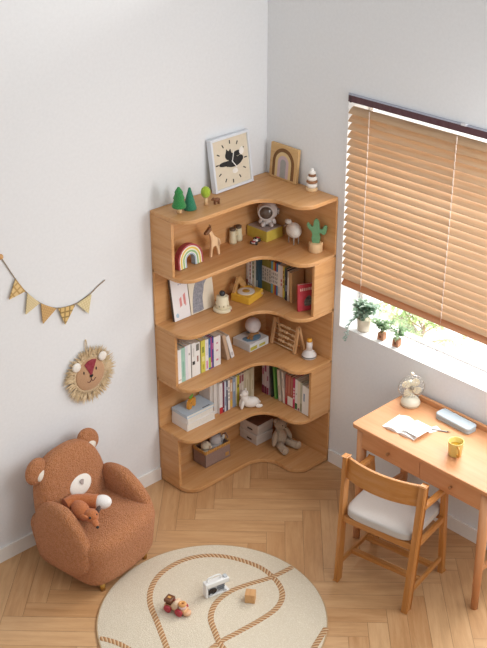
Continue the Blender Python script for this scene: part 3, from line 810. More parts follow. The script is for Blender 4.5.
# ------------------------------------------------------------------ blind
BL = thing('venetian_blind', 'wide wooden slat blind with a dark plum headrail over the window', 'blind', (0, 0, 0))
BY0, BY1 = -.614, -1.782
build('headrail', MB().box(-.014, .032, BY1, BY0 + .010, WZ1 - .042, WZ1 - .0061, .003), plain('#4f2730', .35, .05), BL)
build('headrail_sky_highlight', MB().box(-.0165, .030, BY1, BY0 + .008, WZ1 - .006, WZ1 - .0004, .0005), plain('#a9adbd', .35, .04), BL, label='pale blue-grey sky highlight painted along the headrail top')  # sky light on the plum headrail's top, painted as a pale strip
build('headrail_clip', MB().box(-.020, .01, -1.345, -1.315, WZ1 - .006, WZ1 + .005, .001), plain('#d8d8dc', .3), BL)
build('headrail_clip', MB().box(-.016, .034, BY0 - .012, BY0 - .002, WZ1 - .044, WZ1 - .0005, .001), plain('#3b1d22', .35), BL)
NS = 23
SM = wood('#c3a17e', 'Y', .5, .14)
zt, zb = 2.194, 1.264
for i in range(NS):
    z = zt + (zb - zt) * i / (NS - 1)
    build('slat', MB().prism([(-.025 + .005 * q, .0045 * (1 - ((q - 5) / 5) ** 2)) for q in range(11)] + [(.025 - .005 * q, .0045 * (1 - ((q - 5) / 5) ** 2) - .003) for q in range(11)], BY1, BY0, 'XZ', loc=(0, 0, z), rot=(0, R(-37 + random.uniform(-1.5, 1.5)), 0)), SM, BL)
build('bottom_rail', MB().box(-.024, .024, BY1, BY0, -.009, .009, .003, loc=(0, 0, 1.222), rot=(0, R(-52), 0)), wood('#b47a52', 'Y', .5, .1), BL)
for y in (-.755, -1.300, -1.68):
    c = MB()
    for i in range(NS):
        z = zt + (zb - zt) * i / (NS - 1)
        c.cyl((-.021, y, z + .022), (-.021, y - .003, z - .018), .0028, n=6)
    c.cyl((-.019, y, zt + .02), (-.019, y, 1.222), .0012, n=6)
    build('ladder_cord', c, plain('#e2cfc0', .7), BL)

# ------------------------------------------------------------------ plants on the sill, tree outside
def leaf_into(bm_, p, d, up, L, w):
    d = d.normalized(); s_ = d.cross(up)
    if s_.length < 1e-3: s_ = d.cross(Vector((1, 0, 0)))
    s_.normalize(); n_ = s_.cross(d)
    a = bm_.verts.new(p); b_ = bm_.verts.new(p + d * L * .45 + s_ * w + n_ * w * .3); c_ = bm_.verts.new(p + d * L); e_ = bm_.verts.new(p + d * L * .45 - s_ * w + n_ * w * .3); m_ = bm_.verts.new(p + d * L * .5 - n_ * w * .15)
    bm_.faces.new((a, b_, m_)); bm_.faces.new((b_, c_, m_)); bm_.faces.new((c_, e_, m_)); bm_.faces.new((e_, a, m_))
def leafmat(h1, h2):
    m, nt, b = base('leaf_' + h1.strip('#'))
    tc = N(nt, 'ShaderNodeTexCoord'); no = N(nt, 'ShaderNodeTexNoise', Scale=18.0, Detail=2.0)
    nt.links.new(tc.outputs['Object'], no.inputs['Vector'])
    rp = ramp(nt, [(.35, lin(h1)), (.65, lin(h2))])
    nt.links.new(no.outputs['Fac'], rp.inputs['Fac']); nt.links.new(rp.outputs['Color'], b.inputs['Base Color'])
    b.inputs['Roughness'].default_value = .5
    tr = N(nt, 'ShaderNodeBsdfTranslucent'); mx = N(nt, 'ShaderNodeMixShader', Fac=.45)
    nt.links.new(rp.outputs['Color'], tr.inputs['Color'])
    nt.links.new(b.outputs[0], mx.inputs[1]); nt.links.new(tr.outputs[0], mx.inputs[2])
    nt.links.new(mx.outputs[0], nt.nodes['Material Output'].inputs[0])
    return m
LFA = leafmat('#6f8f74', '#b3c7ba'); LFB = leafmat('#bcd4a0', '#deebc4'); LFC = leafmat('#7fa07a', '#b9cfae')
ZS = WZ0 + .0005
def sprigs(t, n, base_z, spread, hgt, mat, L, w, rnd, hang=0, cx=0, cy=0):
    b_ = MB(); st = MB()
    for i in range(n):
        a = rnd.uniform(0, 2 * PI); r_ = spread * rnd.uniform(.3, 1); hh_ = hgt * rnd.uniform(.5, 1)
        end = Vector((cx + r_ * math.cos(a) * .55, cy + r_ * math.sin(a), base_z + hh_ - (hang if rnd.random() < .2 else 0)))
        P = catmull([Vector((cx, cy, base_z - .01)), Vector((cx + r_ * .3 * math.cos(a), cy + r_ * .3 * math.sin(a), base_z + hh_ * .7)), end], 5)
        st.tube(P, .0014, 5)
        for k in range(3, len(P)):
            for q in range(2):
                d = Vector((rnd.uniform(-1, 1), rnd.uniform(-1, 1), rnd.uniform(-.4, .7)))
                leaf_into(b_.bm, P[k], d, Vector((0, 0, 1)), L * rnd.uniform(.7, 1.2), w * rnd.uniform(.8, 1.2))
    build('stems', st, plain('#7d8a5c', .7), t); build('foliage', b_, mat, t)
rnd = random.Random(3)
t = thing('potted_plant', 'bushy green plant in a cream pot at the left of the window sill', 'potted plant', (.060, -.728, ZS))
build('pot', MB().lathe([(0, 0), (.034, 0), (.037, .004), (.041, .072), (.037, .074), (.034, .066), (0, .062)]), plain('#d9cdb8', .6, .08), t)
sprigs(t, 24, .070, .092, .105, LFA, .038, .012, rnd, .07)
hangv = MB(); hb = MB()
P = catmull([Vector((0, .01, .07)), Vector((-.05, .03, .075)), Vector((-.085, .045, .03)), Vector((-.095, .05, -.045))], 6)
hangv.tube(P, .0014, 5)
for k in range(5, len(P)):
    for q in range(2): leaf_into(hb.bm, P[k], Vector((rnd.uniform(-1, .2), rnd.uniform(-1, 1), rnd.uniform(-.6, .3))), Vector((0, 0, 1)), .024, .008)
build('trailing_stem', hangv, plain('#7d8a5c', .7), t); build('trailing_leaves', hb, leafmat('#a9c2bb', '#c9d8d2'), t)
for (y, lab, n) in ((-.868, 'small brown square pot with a green sprig beside the cream pot', 9), (-.974, 'small brown square pot with a green sprig, furthest from the cream pot', 8)):
    t = thing('seedling_pot', lab, 'potted plant', (.050, y, ZS), (0, 0, R(8)), 'small brown pots on the sill')
    build('pot', MB().box(-.019, .019, -.019, .019, 0, .042, .002), plain('#b07a58', .8, .1), t)
    build('pot_mark', MB().box(-.0196, -.019, -.007, .007, .014, .030), plain('#70422c', .8), t)
    sprigs(t, n, .042, .075, .075, LFC, .030, .008, rnd)

gr = MB().box(.225, 6, -6, 3, -.35, -.30)
struct('ground', gr, plain('#ecece6', .9))  # ground added in white so the window view bleaches out
struct('wall_added_backdrop', MB().box(3.4, 3.5, -4, 4.5, -.35, 3.2), plain('#f2f2ee', .9))  # white wall added outside to bleach out the view past the blind
t = thing('garden_tree', 'slender pale green garden tree outside the window', 'tree', (.62, -.72, -.30))
tr = MB(); lv = MB(); rnd = random.Random(11)
tr.tube(catmull([Vector((0, 0, 0)), Vector((.03, .03, .4)), Vector((.0, .02, .8)), Vector((.05, .0, 1.2))], 5), .016, 8, .008)
for i in range(46):
    a = rnd.uniform(0, 2 * PI); z = rnd.uniform(.80, 1.2); L = rnd.uniform(.2, .42)
    p0 = Vector((.02, .02, z)); p2 = p0 + Vector((math.cos(a) * L * .6, math.sin(a) * L, rnd.uniform(-.02, .22)))
    P = catmull([p0, (p0 + p2) / 2 + Vector((0, 0, .04)), p2], 5)
    tr.tube(P, .005, 5, .002)
    for k in range(3, len(P)):
        for q in range(4):
            leaf_into(lv.bm, P[k] + Vector((rnd.uniform(-.02, .02), rnd.uniform(-.02, .02), rnd.uniform(-.02, .02))), Vector((rnd.uniform(-1, 1), rnd.uniform(-1, 1), rnd.uniform(-.9, .4))), Vector((0, 0, 1)), .050 * rnd.uniform(.6, 1.2), .012)
build('trunk', tr, plain('#b39a86', .8), t); build('foliage', lv, LFB, t)

# ------------------------------------------------------------------ wall hangings
t = thing('pennant_garland', 'string of five woven straw pennants hanging across the left wall', 'garland', (0, -.006, 0))
SP = [(-1.83, 1.83), (-1.773, 1.719), (-1.706, 1.583), (-1.654, 1.494), (-1.581, 1.408), (-1.485, 1.344), (-1.371, 1.328), (-1.273, 1.354), (-1.229, 1.377), (-1.176, 1.400)]
SPc = catmull([Vector((x, 0, z)) for x, z in SP], 4)
build('string', MB().tube(SPc, .0024, 6), plain('#8b7355', .8), t)
build('wooden_bead', MB().ball((-1.773, -.004, 1.716), .014, n=14), wood('#cf9d62', 'X'), t)
def weave(h1, h2, sc, angle):
    m, nt, b = base('straw_weave_' + h1.strip('#'))
    tc = N(nt, 'ShaderNodeTexCoord'); mp = N(nt, 'ShaderNodeMapping'); mp.inputs['Rotation'].default_value = (0, angle, 0)
    nt.links.new(tc.outputs['Object'], mp.inputs['Vector'])
    w1 = N(nt, 'ShaderNodeTexWave', Scale=sc, Distortion=.4); w2 = N(nt, 'ShaderNodeTexWave', Scale=sc, Distortion=.4)
    w1.bands_direction = 'X'; w2.bands_direction = 'Z'
    nt.links.new(mp.outputs['Vector'], w1.inputs['Vector']); nt.links.new(mp.outputs['Vector'], w2.inputs['Vector'])
    mn = N(nt, 'ShaderNodeMath', operation='MINIMUM')
    nt.links.new(w1.outputs['Fac'], mn.inputs[0]); nt.links.new(w2.outputs['Fac'], mn.inputs[1])
    rp = ramp(nt, [(.05, lin(h2)), (.3, lin(h1))])
    nt.links.new(mn.outputs[0], rp.inputs['Fac']); nt.links.new(rp.outputs['Color'], b.inputs['Base Color'])
    b.inputs['Roughness'].default_value = .9
    return m
flags = [((-1.706, 1.580), (-1.659, 1.499), (-1.752, 1.486), '#dcc08a', '#b8955c', 11), ((-1.648, 1.485), (-1.584, 1.409), (-1.670, 1.376), '#dccba2', '#cdbb8e', 30),
         ((-1.577, 1.403), (-1.492, 1.346), (-1.576, 1.291), '#cda873', '#bb945e', 25), ((-1.478, 1.340), (-1.378, 1.327), (-1.446, 1.240), '#dabb7c', '#95784a', 11),
         ((-1.364, 1.328), (-1.273, 1.352), (-1.299, 1.252), '#e0d2a8', '#d0bf90', 22)]
for i, (a, b_, c_, h1, h2, sc) in enumerate(flags):
    ang = math.atan2(b_[1] - a[1], b_[0] - a[0])
    build('pennant', MB().prism([a, b_, c_], -.006, .0, 'XZ'), weave(h1, h2, sc, ang), t, loc=(0, -.004, 0), rot=(0, 0, 0))

t = thing('lion_hanging', 'round straw lion face with a fringed mane hanging on the left wall', 'wall hanging', (-1.319, -.002, .900))
rnd = random.Random(5)
RA = leafmat('#b8935f', '#d9bd8c'); RA2 = plain('#c8a775', .9, .15, scale=60)
mane = MB()
for i in range(520):
    a = rnd.uniform(0, 2 * PI); r0 = .088 + rnd.uniform(0, .02); ln = rnd.uniform(.045, .075)
    rr = r0 + ln
    aa = a + rnd.uniform(-.14, .14)
    y = -rnd.uniform(.004, .022)
    p = Vector((r0 * math.cos(a), y, r0 * 1.02 * math.sin(a))); d = Vector((rr * math.cos(aa), y - rnd.uniform(-.004, .01), rr * math.sin(aa) - .004)) - p
    if abs(a - 1.5 * PI) < .07: continue
    leaf_into(mane.bm, p, d, Vector((0, 1, 0)), d.length, .0035)
build('mane', mane, plain('#dabf93', .9, .22, scale=25), t)
build('mane_ring', MB().lathe([(.088, 0), (.110, 0), (.110, .012), (.100, .016), (.088, .012)], 40, (0, -.003, 0), (R(90), 0, 0)), fabric('#dcc096', 200, .8, .004, .3), t)
build('face', MB().lathe([(0, 0), (.094, 0), (.094, .012), (.086, .018), (0, .020)], 40, (0, -.004, 0), (R(90), 0, 0)), fabric('#c49a74', 400, .4, .002, .12), t)
yf = -.0245
c = MB(); P = [(-.038, .070), (-.018, .086), (.012, .090), (.040, .080), (.018, .030), (.006, -.002), (-.004, -.002), (-.016, .026)]
c.prism(P, yf - .002, yf, 'XZ'); build('nose_patch', c, plain('#8f1f33', .8, .08), t, label='crimson wedge from brow to nose')
c = MB(); blob(c, [(-.010, .0), (.010, .0), (.008, -.010), (.0, -.014), (-.008, -.010)], yf - .001, .003)
build('nose', c, DK, t)
build('mouth', MB().tube([(0, yf, -.012), (0, yf, -.030)], .0018, 6).tube(catmull([Vector((-.026, yf, -.034)), Vector((-.012, yf, -.042)), Vector((0, yf, -.030)), Vector((.012, yf, -.040)), Vector((.030, yf, -.026))], 4), .0018, 6), plain('#5a2a28', .8), t)
for x in (-.044, .036): build('eye', MB().ball((x, yf, .026), .004, .002, .010, n=10), DK, t)
for x, z in ((-.088, .076), (.080, .084)):
    build('ear', MB().lathe([(0, 0), (.026, 0), (.026, .006), (.020, .010), (0, .010)], 24, (x, -.022, z), (R(90), 0, 0)), fabric('#efe9e0', 400, .4, .002, .06), t, label='white felt ear')
build('hanging_loop', MB().tube(catmull([Vector((-.010, -.006, .10)), Vector((-.012, -.006, .17)), Vector((-.006, -.006, .205)), Vector((.0, -.006, .17)), Vector((.0, -.006, .10))], 5), .0022, 6), plain('#cdb48c', .8), t)

# ------------------------------------------------------------------ bear armchair
BOU = fabric('#c77f4a', 170, 1.0, .012, .22, .08)
t = thing('armchair', 'brown boucle armchair shaped like a bear with round ears', 'armchair', (-1.586, -.312, 0), (0, 0, R(9)))
def pillow(sx, sy, sz, p=.6, taper=None, n=6):
    """rounded block half sizes sx, sy, sz centred on the origin; returns a builder"""
    mb = MB()
    r = bmesh.ops.create_cube(mb.bm, size=2)
    bmesh.ops.subdivide_edges(mb.bm, edges=mb.bm.edges[:], cuts=n * 2 - 1, use_grid_fill=True)
    for v_ in mb.bm.verts:
        q = v_.co.copy()
        k = (abs(q.x) ** p + abs(q.y) ** p + abs(q.z) ** p) ** (1 / p)
        m_ = max(abs(q.x), abs(q.y), abs(q.z))
        q = q * (m_ / k) * 1.0
        v_.co = Vector((q.x * sx, q.y * sy, q.z * sz))
        if taper: v_.co = taper(v_.co)
        for f_ in v_.link_faces: f_.smooth = True
    return mb
build('seat', pillow(.250, .240, .146, 6.5, lambda c: Vector((c.x * (1 + .05 * c.z / .146), c.y - .03 * (1 - (c.x / .25) ** 2) * (c.y < -.1) + (.02 * c.z / .146 if c.y > 0 else -.012 * c.z / .146), c.z + (.014 * (1 - (c.x / .25) ** 2)) * (c.z > .1)))), BOU, t, loc=(0, -.020, .176))
bo = build('backrest', pillow(.238, .080, .290, 2.8, lambda c: Vector((c.x * (1.0 - .08 * max(0, c.z / .29)), c.y, c.z))), BOU, t, loc=(.0, .125, .356), rot=(R(-10), 0, 0))
for s_ in (-1, 1):
    e = build('ear', MB().ball((0, 0, 0), .074, .036, .062, n=24), BOU, bo, loc=(s_ * .186, .008, .232), rot=(0, R(s_ * 35), 0))
    build('inner_ear', MB().ball((s_ * .006, -.024, -.020), .036, .016, .032, n=20), fabric('#e6dccd', 300, .5, .003, .08), bo, loc=(s_ * .186, .008, .232), rot=(0, R(s_ * 35), 0), label='cream inner ear')
build('muzzle', MB().ball((0, 0, 0), .079, .016, .060, n=24), fabric('#ece6dc', 300, .4, .003, .06), bo, loc=(.006, -.074, .075), rot=(R(-6), 0, 0), label='cream oval muzzle')
c = MB(); blob(c, [(-.014, .010), (0, .015), (.014, .010), (.008, -.006), (0, -.014), (-.008, -.006)], 0, .004)
build('nose', c, plain('#a89a94', .8), bo, loc=(.008, -.0895, .090), rot=(R(-8), 0, 0))
def armtaper(c):
    f_ = max(0.0, (-c.y) / .19)                      # 0 at the middle, 1 at the front
    return Vector((c.x * (1 - .12 * f_), c.y, c.z * (1 - .25 * f_) - .045 * f_))
for s_ in (-1, 1):
    build('armrest', pillow(.058, .192, .182, 2.7, armtaper), BOU, t, loc=(s_ * .232, -.036, .286), rot=(R(4), R(s_ * -5), 0))
    for y in (-.222, .14): build('foot', MB().lathe([(0, 0), (.014, 0), (.017, .045), (0, .045)], 16, (s_ * .160, y, 0)), plain('#b98a3c', .3, .05, metal=.6), t)

t = thing('plush_fox', 'brown plush fox with a white-tipped tail lying on the bear armchair', 'plush toy', (-1.683, -.404, .366))
t.scale = (1.08, 1.06, 1.06)
FOX = fabric('#c06c30', 300, .6, .004, .2)
build('body', MB().ball((-.012, .010, .040), .042, .076, .038, (0, 0, R(-14)), n=20), FOX, t)
b = MB().ball((-.006, -.068, .048), .034, .038, .032, (0, 0, R(-10))).ball((-.016, -.108, .034), .016, .030, .014, (R(14), 0, R(-14)))
build('head', b, FOX, t)
build('snout_tip', MB().ball((-.022, -.136, .026), .0075, n=10), DK, t)
build('ear', MB().ball((-.044, -.066, .056), .010, .022, .022, (0, -.5, .5), n=14), FOX, t)
build('ear', MB().ball((.036, -.062, .056), .010, .024, .022, (0, .6, -.7), n=14), fabric('#4a2716', 300, .8, .004, .3), t, label='dark brown ear')
for s_ in (-1, 1): build('eye', MB().ball((-.014 + s_ * .018, -.094, .062), .006, n=8), DK, t)
build('tail', MB().tube(catmull([Vector((-.045, .088, .046)), Vector((-.0, .082, .050)), Vector((.045, .045, .048)), Vector((.082, .006, .046))], 6), .030, 14, .035), FOX, t)
build('tail_tip', MB().ball((.098, -.012, .044), .036, .046, .035, (0, 0, R(48)), n=18), fabric('#f0ece8', 300, .6, .004, .06), t, label='white tail tip')

# ------------------------------------------------------------------ rug and toys on it
def rug_mat():
    m, nt, b = base('woven_rug')
    tc = N(nt, 'ShaderNodeTexCoord'); vo = N(nt, 'ShaderNodeTexVoronoi', Scale=230.0); no = N(nt, 'ShaderNodeTexNoise', Scale=140.0, Detail=4.0)
    nt.links.new(tc.outputs['Object'], vo.inputs['Vector']); nt.links.new(tc.outputs['Object'], no.inputs['Vector'])
    ad = N(nt, 'ShaderNodeMath', operation='ADD'); nt.links.new(vo.outputs['Distance'], ad.inputs[0]); nt.links.new(no.outputs['Fac'], ad.inputs[1])
    rp = ramp(nt, [(.4, lin('#e6dece')), (.8, lin('#ddd3c0')), (1.0, lin('#d2c6b0'))])
    nt.links.new(ad.outputs[0], rp.inputs['Fac']); nt.links.new(rp.outputs['Color'], b.inputs['Base Color'])
    b.inputs['Roughness'].default_value = .95
    bp = N(nt, 'ShaderNodeBump', Strength=.5, Distance=.004); bp.invert = True
    nt.links.new(ad.outputs[0], bp.inputs['Height']); nt.links.new(bp.outputs['Normal'], b.inputs['Normal'])
    return m
RUG = Vector((-1.446, -1.106)); RR = .572
t = thing('round_rug', 'round cream woven rug with a brown twisted rope pattern', 'rug', (RUG.x, RUG.y, .0005))
build('pile', MB().lathe([(0, 0), (RR - .002, 0), (RR, .003), (RR - .003, .008), (RR - .010, .010), (0, .010)], 96), rug_mat(), t)
build('edging', MB().tube([((RR - .002) * math.cos(2 * PI * i / 96), (RR - .002) * math.sin(2 * PI * i / 96), .0045) for i in range(96)], .0045, 6, closed=True), plain('#b89a72', .9), t)
def rope_mat():
    m, nt, b = base('rug_rope')
    uv = N(nt, 'ShaderNodeUVMap'); sp = N(nt, 'ShaderNodeSeparateXYZ'); nt.links.new(uv.outputs['UV'], sp.inputs[0])
    # slanted strands: |v| bends the bands into a twist
    a = N(nt, 'ShaderNodeMath', operation='MULTIPLY_ADD'); nt.links.new(sp.outputs['Y'], a.inputs[0]); a.inputs[1].default_value = .012; nt.links.new(sp.outputs['X'], a.inputs[2])
    mu = N(nt, 'ShaderNodeMath', operation='MULTIPLY'); nt.links.new(a.outputs[0], mu.inputs[0]); mu.inputs[1].default_value = 46
    fr_ = N(nt, 'ShaderNodeMath', operation='FRACT'); nt.links.new(mu.outputs[0], fr_.inputs[0])
    rp = ramp(nt, [(.0, lin('#7f5a38')), (.25, lin('#a87a4e')), (.5, lin('#b58a60')), (.8, lin('#dcc4a2')), (1.0, lin('#7f5a38'))])
    nt.links.new(fr_.outputs[0], rp.inputs['Fac']); nt.links.new(rp.outputs['Color'], b.inputs['Base Color'])
    b.inputs['Roughness'].default_value = .95
    return m
RM = rope_mat()
def rope(P, z):
    P = catmull([Vector((x, y, 0)) for x, y in P], 10)
    # clip to the rug
    P = [p for p in P if p.length < RR - .004]
    bm_ = bmesh.new(); ul = bm_.loops.layers.uv.new('UVMap'); hw = .0150; prev = None; s_ = 0
    for i, p in enumerate(P):
        d = (P[min(i + 1, len(P) - 1)] - P[max(i - 1, 0)]).normalized(); n_ = Vector((-d.y, d.x, 0))
        if i: s_ += (p - P[i - 1]).length
        cur = [(bm_.verts.new(p + n_ * (hw * k) + Vector((0, 0, z + .0025 * (1 - k * k)))), (s_, k)) for k in (-1, -.5, 0, .5, 1)]
        if prev:
            for (a, ua), (b_, ub), (c_, uc), (e_, ue) in zip(prev, prev[1:], cur[1:], cur):
                f_ = bm_.faces.new((a, b_, c_, e_)); f_.smooth = True
                for lp, u_ in zip(f_.loops, (ua, ub, uc, ue)): lp[ul].uv = u_
        prev = cur
    for f_ in bm_.faces: f_.normal_update()
    for f_ in bm_.faces:
        if f_.normal.z < 0: f_.normal_flip()
    me_ = bpy.data.meshes.new('rope_pattern'); bm_.to_mesh(me_); bm_.free(); me_.materials.append(RM)
    o = bpy.data.objects.new('rope_pattern', me_); COL.objects.link(o); o.parent = t
rope([(-.42, -.30), (-.37, -.14), (-.302, -.008), (-.223, .158), (-.162, .288), (-.081, .378), (.03, .432), (.165, .436), (.276, .392), (.358, .310), (.413, .2), (.439, .085), (.420, -.038), (.368, -.125), (.282, -.172), (.171, -.178), (.026, -.166), (-.083, -.156), (-.20, -.17), (-.32, -.24)], .0102)
rope([(.584, -.009), (.425, .011), (.298, .055), (.194, .078), (.083, .064), (-.008, .003), (-.065, -.095), (-.104, -.185), (-.10, -.30), (-.02, -.42), (.08, -.54), (.1, -.6)], .0110)
rope([(-.53, .33), (-.505, .285), (-.470, .221), (-.445, .147), (-.44, .05), (-.47, -.06), (-.54, -.16), (-.6, -.2)], .0106)
rope([(.42, -.42), (.354, -.442), (.247, -.481), (.19, -.50), (.1, -.50), (-.05, -.46), (-.2, -.45), (-.35, -.46), (-.5, -.5)], .0106)

ZR = .0112
t = thing('wooden_toy_car', 'wooden toy car with red wheels and a chocolate square on top', 'toy car', (-1.545, -.948, ZR), (0, 0, R(-72)))
NAT = wood('#d6a77a', 'X', .55)
build('chassis', MB().box(-.062, .062, -.022, .022, .014, .034, .006), NAT, t)
build('biscuit', MB().box(-.060, -.018, -.024, .024, .052, .070, .004).box(-.052, -.026, -.014, .014, .034, .052), wood('#6b3c1e', 'X', .5), t)
build('cream_square', MB().box(-.010, .006, -.006, .006, .0, .003, loc=(-.037, 0, .070)), plain('#d6a256', .5), t)
build('roll', MB().cyl((.002, -.024, .046), (.002, .024, .046), .017), plain('#dcbfa0', .6), t)
build('doughnut', MB().tube([(.036 + .014 * math.cos(2*PI*i/16), .014 * math.sin(2*PI*i/16), .058) for i in range(16)], .008, 10, closed=True), plain('#d99a54', .5), t)
build('doughnut_base', MB().cyl((.036, 0, .034), (.036, 0, .052), .020), plain('#e6c9c0', .6), t)
for x in (-.034, .030):
    for s_ in (-1, 1): build('wheel', MB().lathe([(0, 0), (.016, 0), (.021, .004), (.021, .012), (.016, .015), (0, .016)], 20, (x, s_ * .022, .0212), (R(-90 * s_), 0, 0)), plain('#a81f30', .4, .05), t)
build('bumper', MB().lathe([(0, 0), (.022, 0), (.022, .012), (0, .012)], 20, (.060, 0, .008)), plain('#d8a880', .6), t)

t = thing('toy_camper', 'white toy vehicle with a black window and top handle', 'toy', (-1.308, -.985, ZR), (0, 0, R(-14)))
WHT = plain('#e6e6e4', .35, .03)
b = MB().box(-.070, .066, -.020, .020, .058, .086, .005).box(-.070, -.056, -.020, .020, .0, .062, .004).box(-.052, .066, -.020, .020, .0, .010, .003)
build('body', b, WHT, t)
build('side_panel', MB().box(-.050, .040, -.012, .012, .010, .060), plain('#b4b8bc', .4, .1), t)
c = MB(); blob(c, [(-.058, .018), (-.052, .042), (-.034, .050), (-.012, .046), (-.006, .030), (-.014, .018), (-.036, .012)], -.0135, .003)
build('window', c, plain('#1c1c20', .15), t)
build('louvre', MB().box(-.002, .040, -.016, -.0125, .048, .055).box(-.002, .040, -.016, -.0125, .036, .043).box(.004, .038, -.016, -.0125, .024, .031), plain('#6d747c', .4), t)
build('handle', MB().tube(catmull([Vector((-.050, .0, .084)), Vector((-.048, 0, .106)), Vector((-.02, 0, .112)), Vector((.010, 0, .112)), Vector((.022, 0, .106)), Vector((.024, 0, .084))], 4), .0045, 8), WHT, t)
build('roof_detail', MB().box(.040, .060, -.012, .012, .085, .094, .003), plain('#b4babf', .4), t)
for x in (-.04, .04):
    for s_ in (-1, 1): build('wheel', MB().cyl((x, s_ * .0135, .010), (x, s_ * .019, .010), .010, n=16), plain('#b9bdc2', .4), t)

t = tag(build('wooden_cube', MB().box(-.026, .026, -.026, .026, 0, .052, .003), wood('#cf9f6b', 'X', .55), None, (-1.222, -1.146, ZR), (0, 0, R(38))), 'plain wooden cube block lying on the rug', 'toy block')

# ------------------------------------------------------------------ desk
DO = '#c88e60'
t = thing('writing_desk', 'light wooden writing desk with two drawers below the window', 'desk', (0, 0, 0))
DX0, DX1, DY0, DY1, DZ = -.472, -.020, -1.118, -2.010, .730
P = [(DX1, DY0), (DX1, DY1)] + arc(DX0 + .025, DY1 + .025, .025, 270, 180, 6) + arc(DX0 + .025, DY0 - .025, .025, 180, 90, 6)
build('desktop', MB().prism(P, DZ - .022, DZ, 'XY'), wood(DO, 'Y', .5, .08), t, bevel=.004)
build('ledge', MB().box(DX1 - .020, DX1, DY1, DY0 - .002, DZ, DZ + .030, .004), wood(DO, 'Y', .4, .1), t)
ap = MB().box(DX0 + .022, DX1 - .02, DY0 - .045, DY0 - .028, DZ - .125, DZ - .022).box(DX0 + .022, DX1 - .02, DY1 + .028, DY1 + .045, DZ - .125, DZ - .022).box(DX1 - .04, DX1 - .022, DY1 + .03, DY0 - .03, DZ - .125, DZ - .022)
build('apron', ap, wood(DO, 'Y', .45, .1), t)
ym = (DY0 + DY1) / 2
for (a, b_) in ((DY0 - .052, ym + .001), (ym - .001, DY1 + .052)):
    dr = build('drawer', MB().box(DX0 + .014, DX0 + .034, b_, a, DZ - .128, DZ - .026, .002), wood(DO, 'Y', .42, .1), t)
    build('knob', MB().lathe([(0, 0), (.006, 0), (.006, .010), (.0085, .014), (.007, .018), (0, .019)], 14, (DX0 + .014, (a + b_) / 2, DZ - .078), (0, R(-90), 0)), plain('#9c6a3a', .4), dr)
for (x, y, dx, dy) in ((-.436, -1.170, .0, .004), (-.436, -1.950, 0, -.004), (-.052, -1.170, 0, .004), (-.052, -1.950, 0, -.004)):
    build('leg', MB().cyl((x + dx, y + dy, 0), (x, y, DZ - .022), .0185, .029, 24), wood(DO, 'Z', .45, .1), t)
for y in (-1.170, -1.950): build('stretcher', MB().bar((-.436, y, .235), (-.052, y, .235), .018, .03, .003), wood(DO, 'X', .45, .1), t)

# things on the desk
ZD = DZ + .0005
t = thing('desk_fan', 'small cream desk fan with a round wire cage', 'fan', (-.104, -1.212, ZD), (0, 0, R(-40)))
CRM = plain('#dcd6c2', .4, .04)
build('base', MB().lathe([(0, 0), (.050, 0), (.053, .006), (.052, .020), (.046, .034), (.034, .044), (.022, .048), (.016, .058), (0, .058)]), CRM, t)
build('base_trim', MB().lathe([(.0525, .006), (.0535, .009), (.0525, .012)], 28), plain('#a99c7c', .4), t)
build('motor', MB().lathe([(0, -.034), (.016, -.030), (.022, -.012), (.020, .004), (.0, .008)], 20, (0, .012, .112), (R(90), 0, 0)).cyl((0, .012, .05), (0, .012, .10), .010), CRM, t)
cg = MB(); zc = .106; rc_ = .070
cg.tube([(rc_ * math.cos(a), 0, zc + rc_ * math.sin(a)) for a in [2*PI*i/40 for i in range(40)]], .0026, 6, closed=True)
for sgn in (-1, 1):
    for k in range(20):
        a = 2 * PI * k / 20
        pts = [(math.cos(a) * rc_ * math.cos(ph), sgn * .034 * math.sin(ph), zc + math.sin(a) * rc_ * math.cos(ph)) for ph in [R(v_) for v_ in (0, 20, 40, 58, 74)]]
        cg.tube(pts, .0011, 5)
    for q in (.045, .02): cg.tube([(q * math.cos(a), sgn * .034 * math.sqrt(1 - (q / rc_) ** 2), zc + q * math.sin(a)) for a in [2*PI*i/28 for i in range(28)]], .0011, 5, closed=True)
build('cage', cg, plain('#b9b7b2', .3, .04, metal=.7), t)
for k in range(4):
    a = 2 * PI * k / 4 + .5
    bl = MB(); P = [(p[0], p[1]) for p in catmull([(.008, -.006), (.030, -.024), (.052, -.018), (.058, .004), (.046, .020), (.022, .014), (.008, .006), (.008, -.006)], 4)][:-1]
    bl.prism(P, -.001, .001, 'XZ')
    build('blade', bl, plain('#e6ddc0', .4, .03), t, loc=(0, -.006, zc), rot=(R(0), a, 0))
build('hub', MB().ball((0, -.012, zc), .012, .014, .012, n=14), plain('#8d8472', .4), t)
build('top_knob', MB().ball((0, .004, zc + .078), .010, .010, .009, n=12), plain('#eee6d4', .4), t)

t = thing('open_notebook', 'open white notebook lying face up on the desk', 'notebook', (-.300, -1.345, ZD), (0, 0, R(4)))
def page(sgn, lift, w_=.098, l_=.150):
    mb = MB(); n = 10; top = []; bot = []
    for i in range(n + 1):
        u = i / n; z = .004 + lift * math.sin(PI * min(1, u * 1.15)) * (1 - .3 * u)
        top.append((sgn * u * w_, z))
    P = top + [(sgn * w_, 0), (0, 0)]
    return mb.prism([(p[0], p[1]) for p in P], -l_ / 2, l_ / 2, 'XZ')
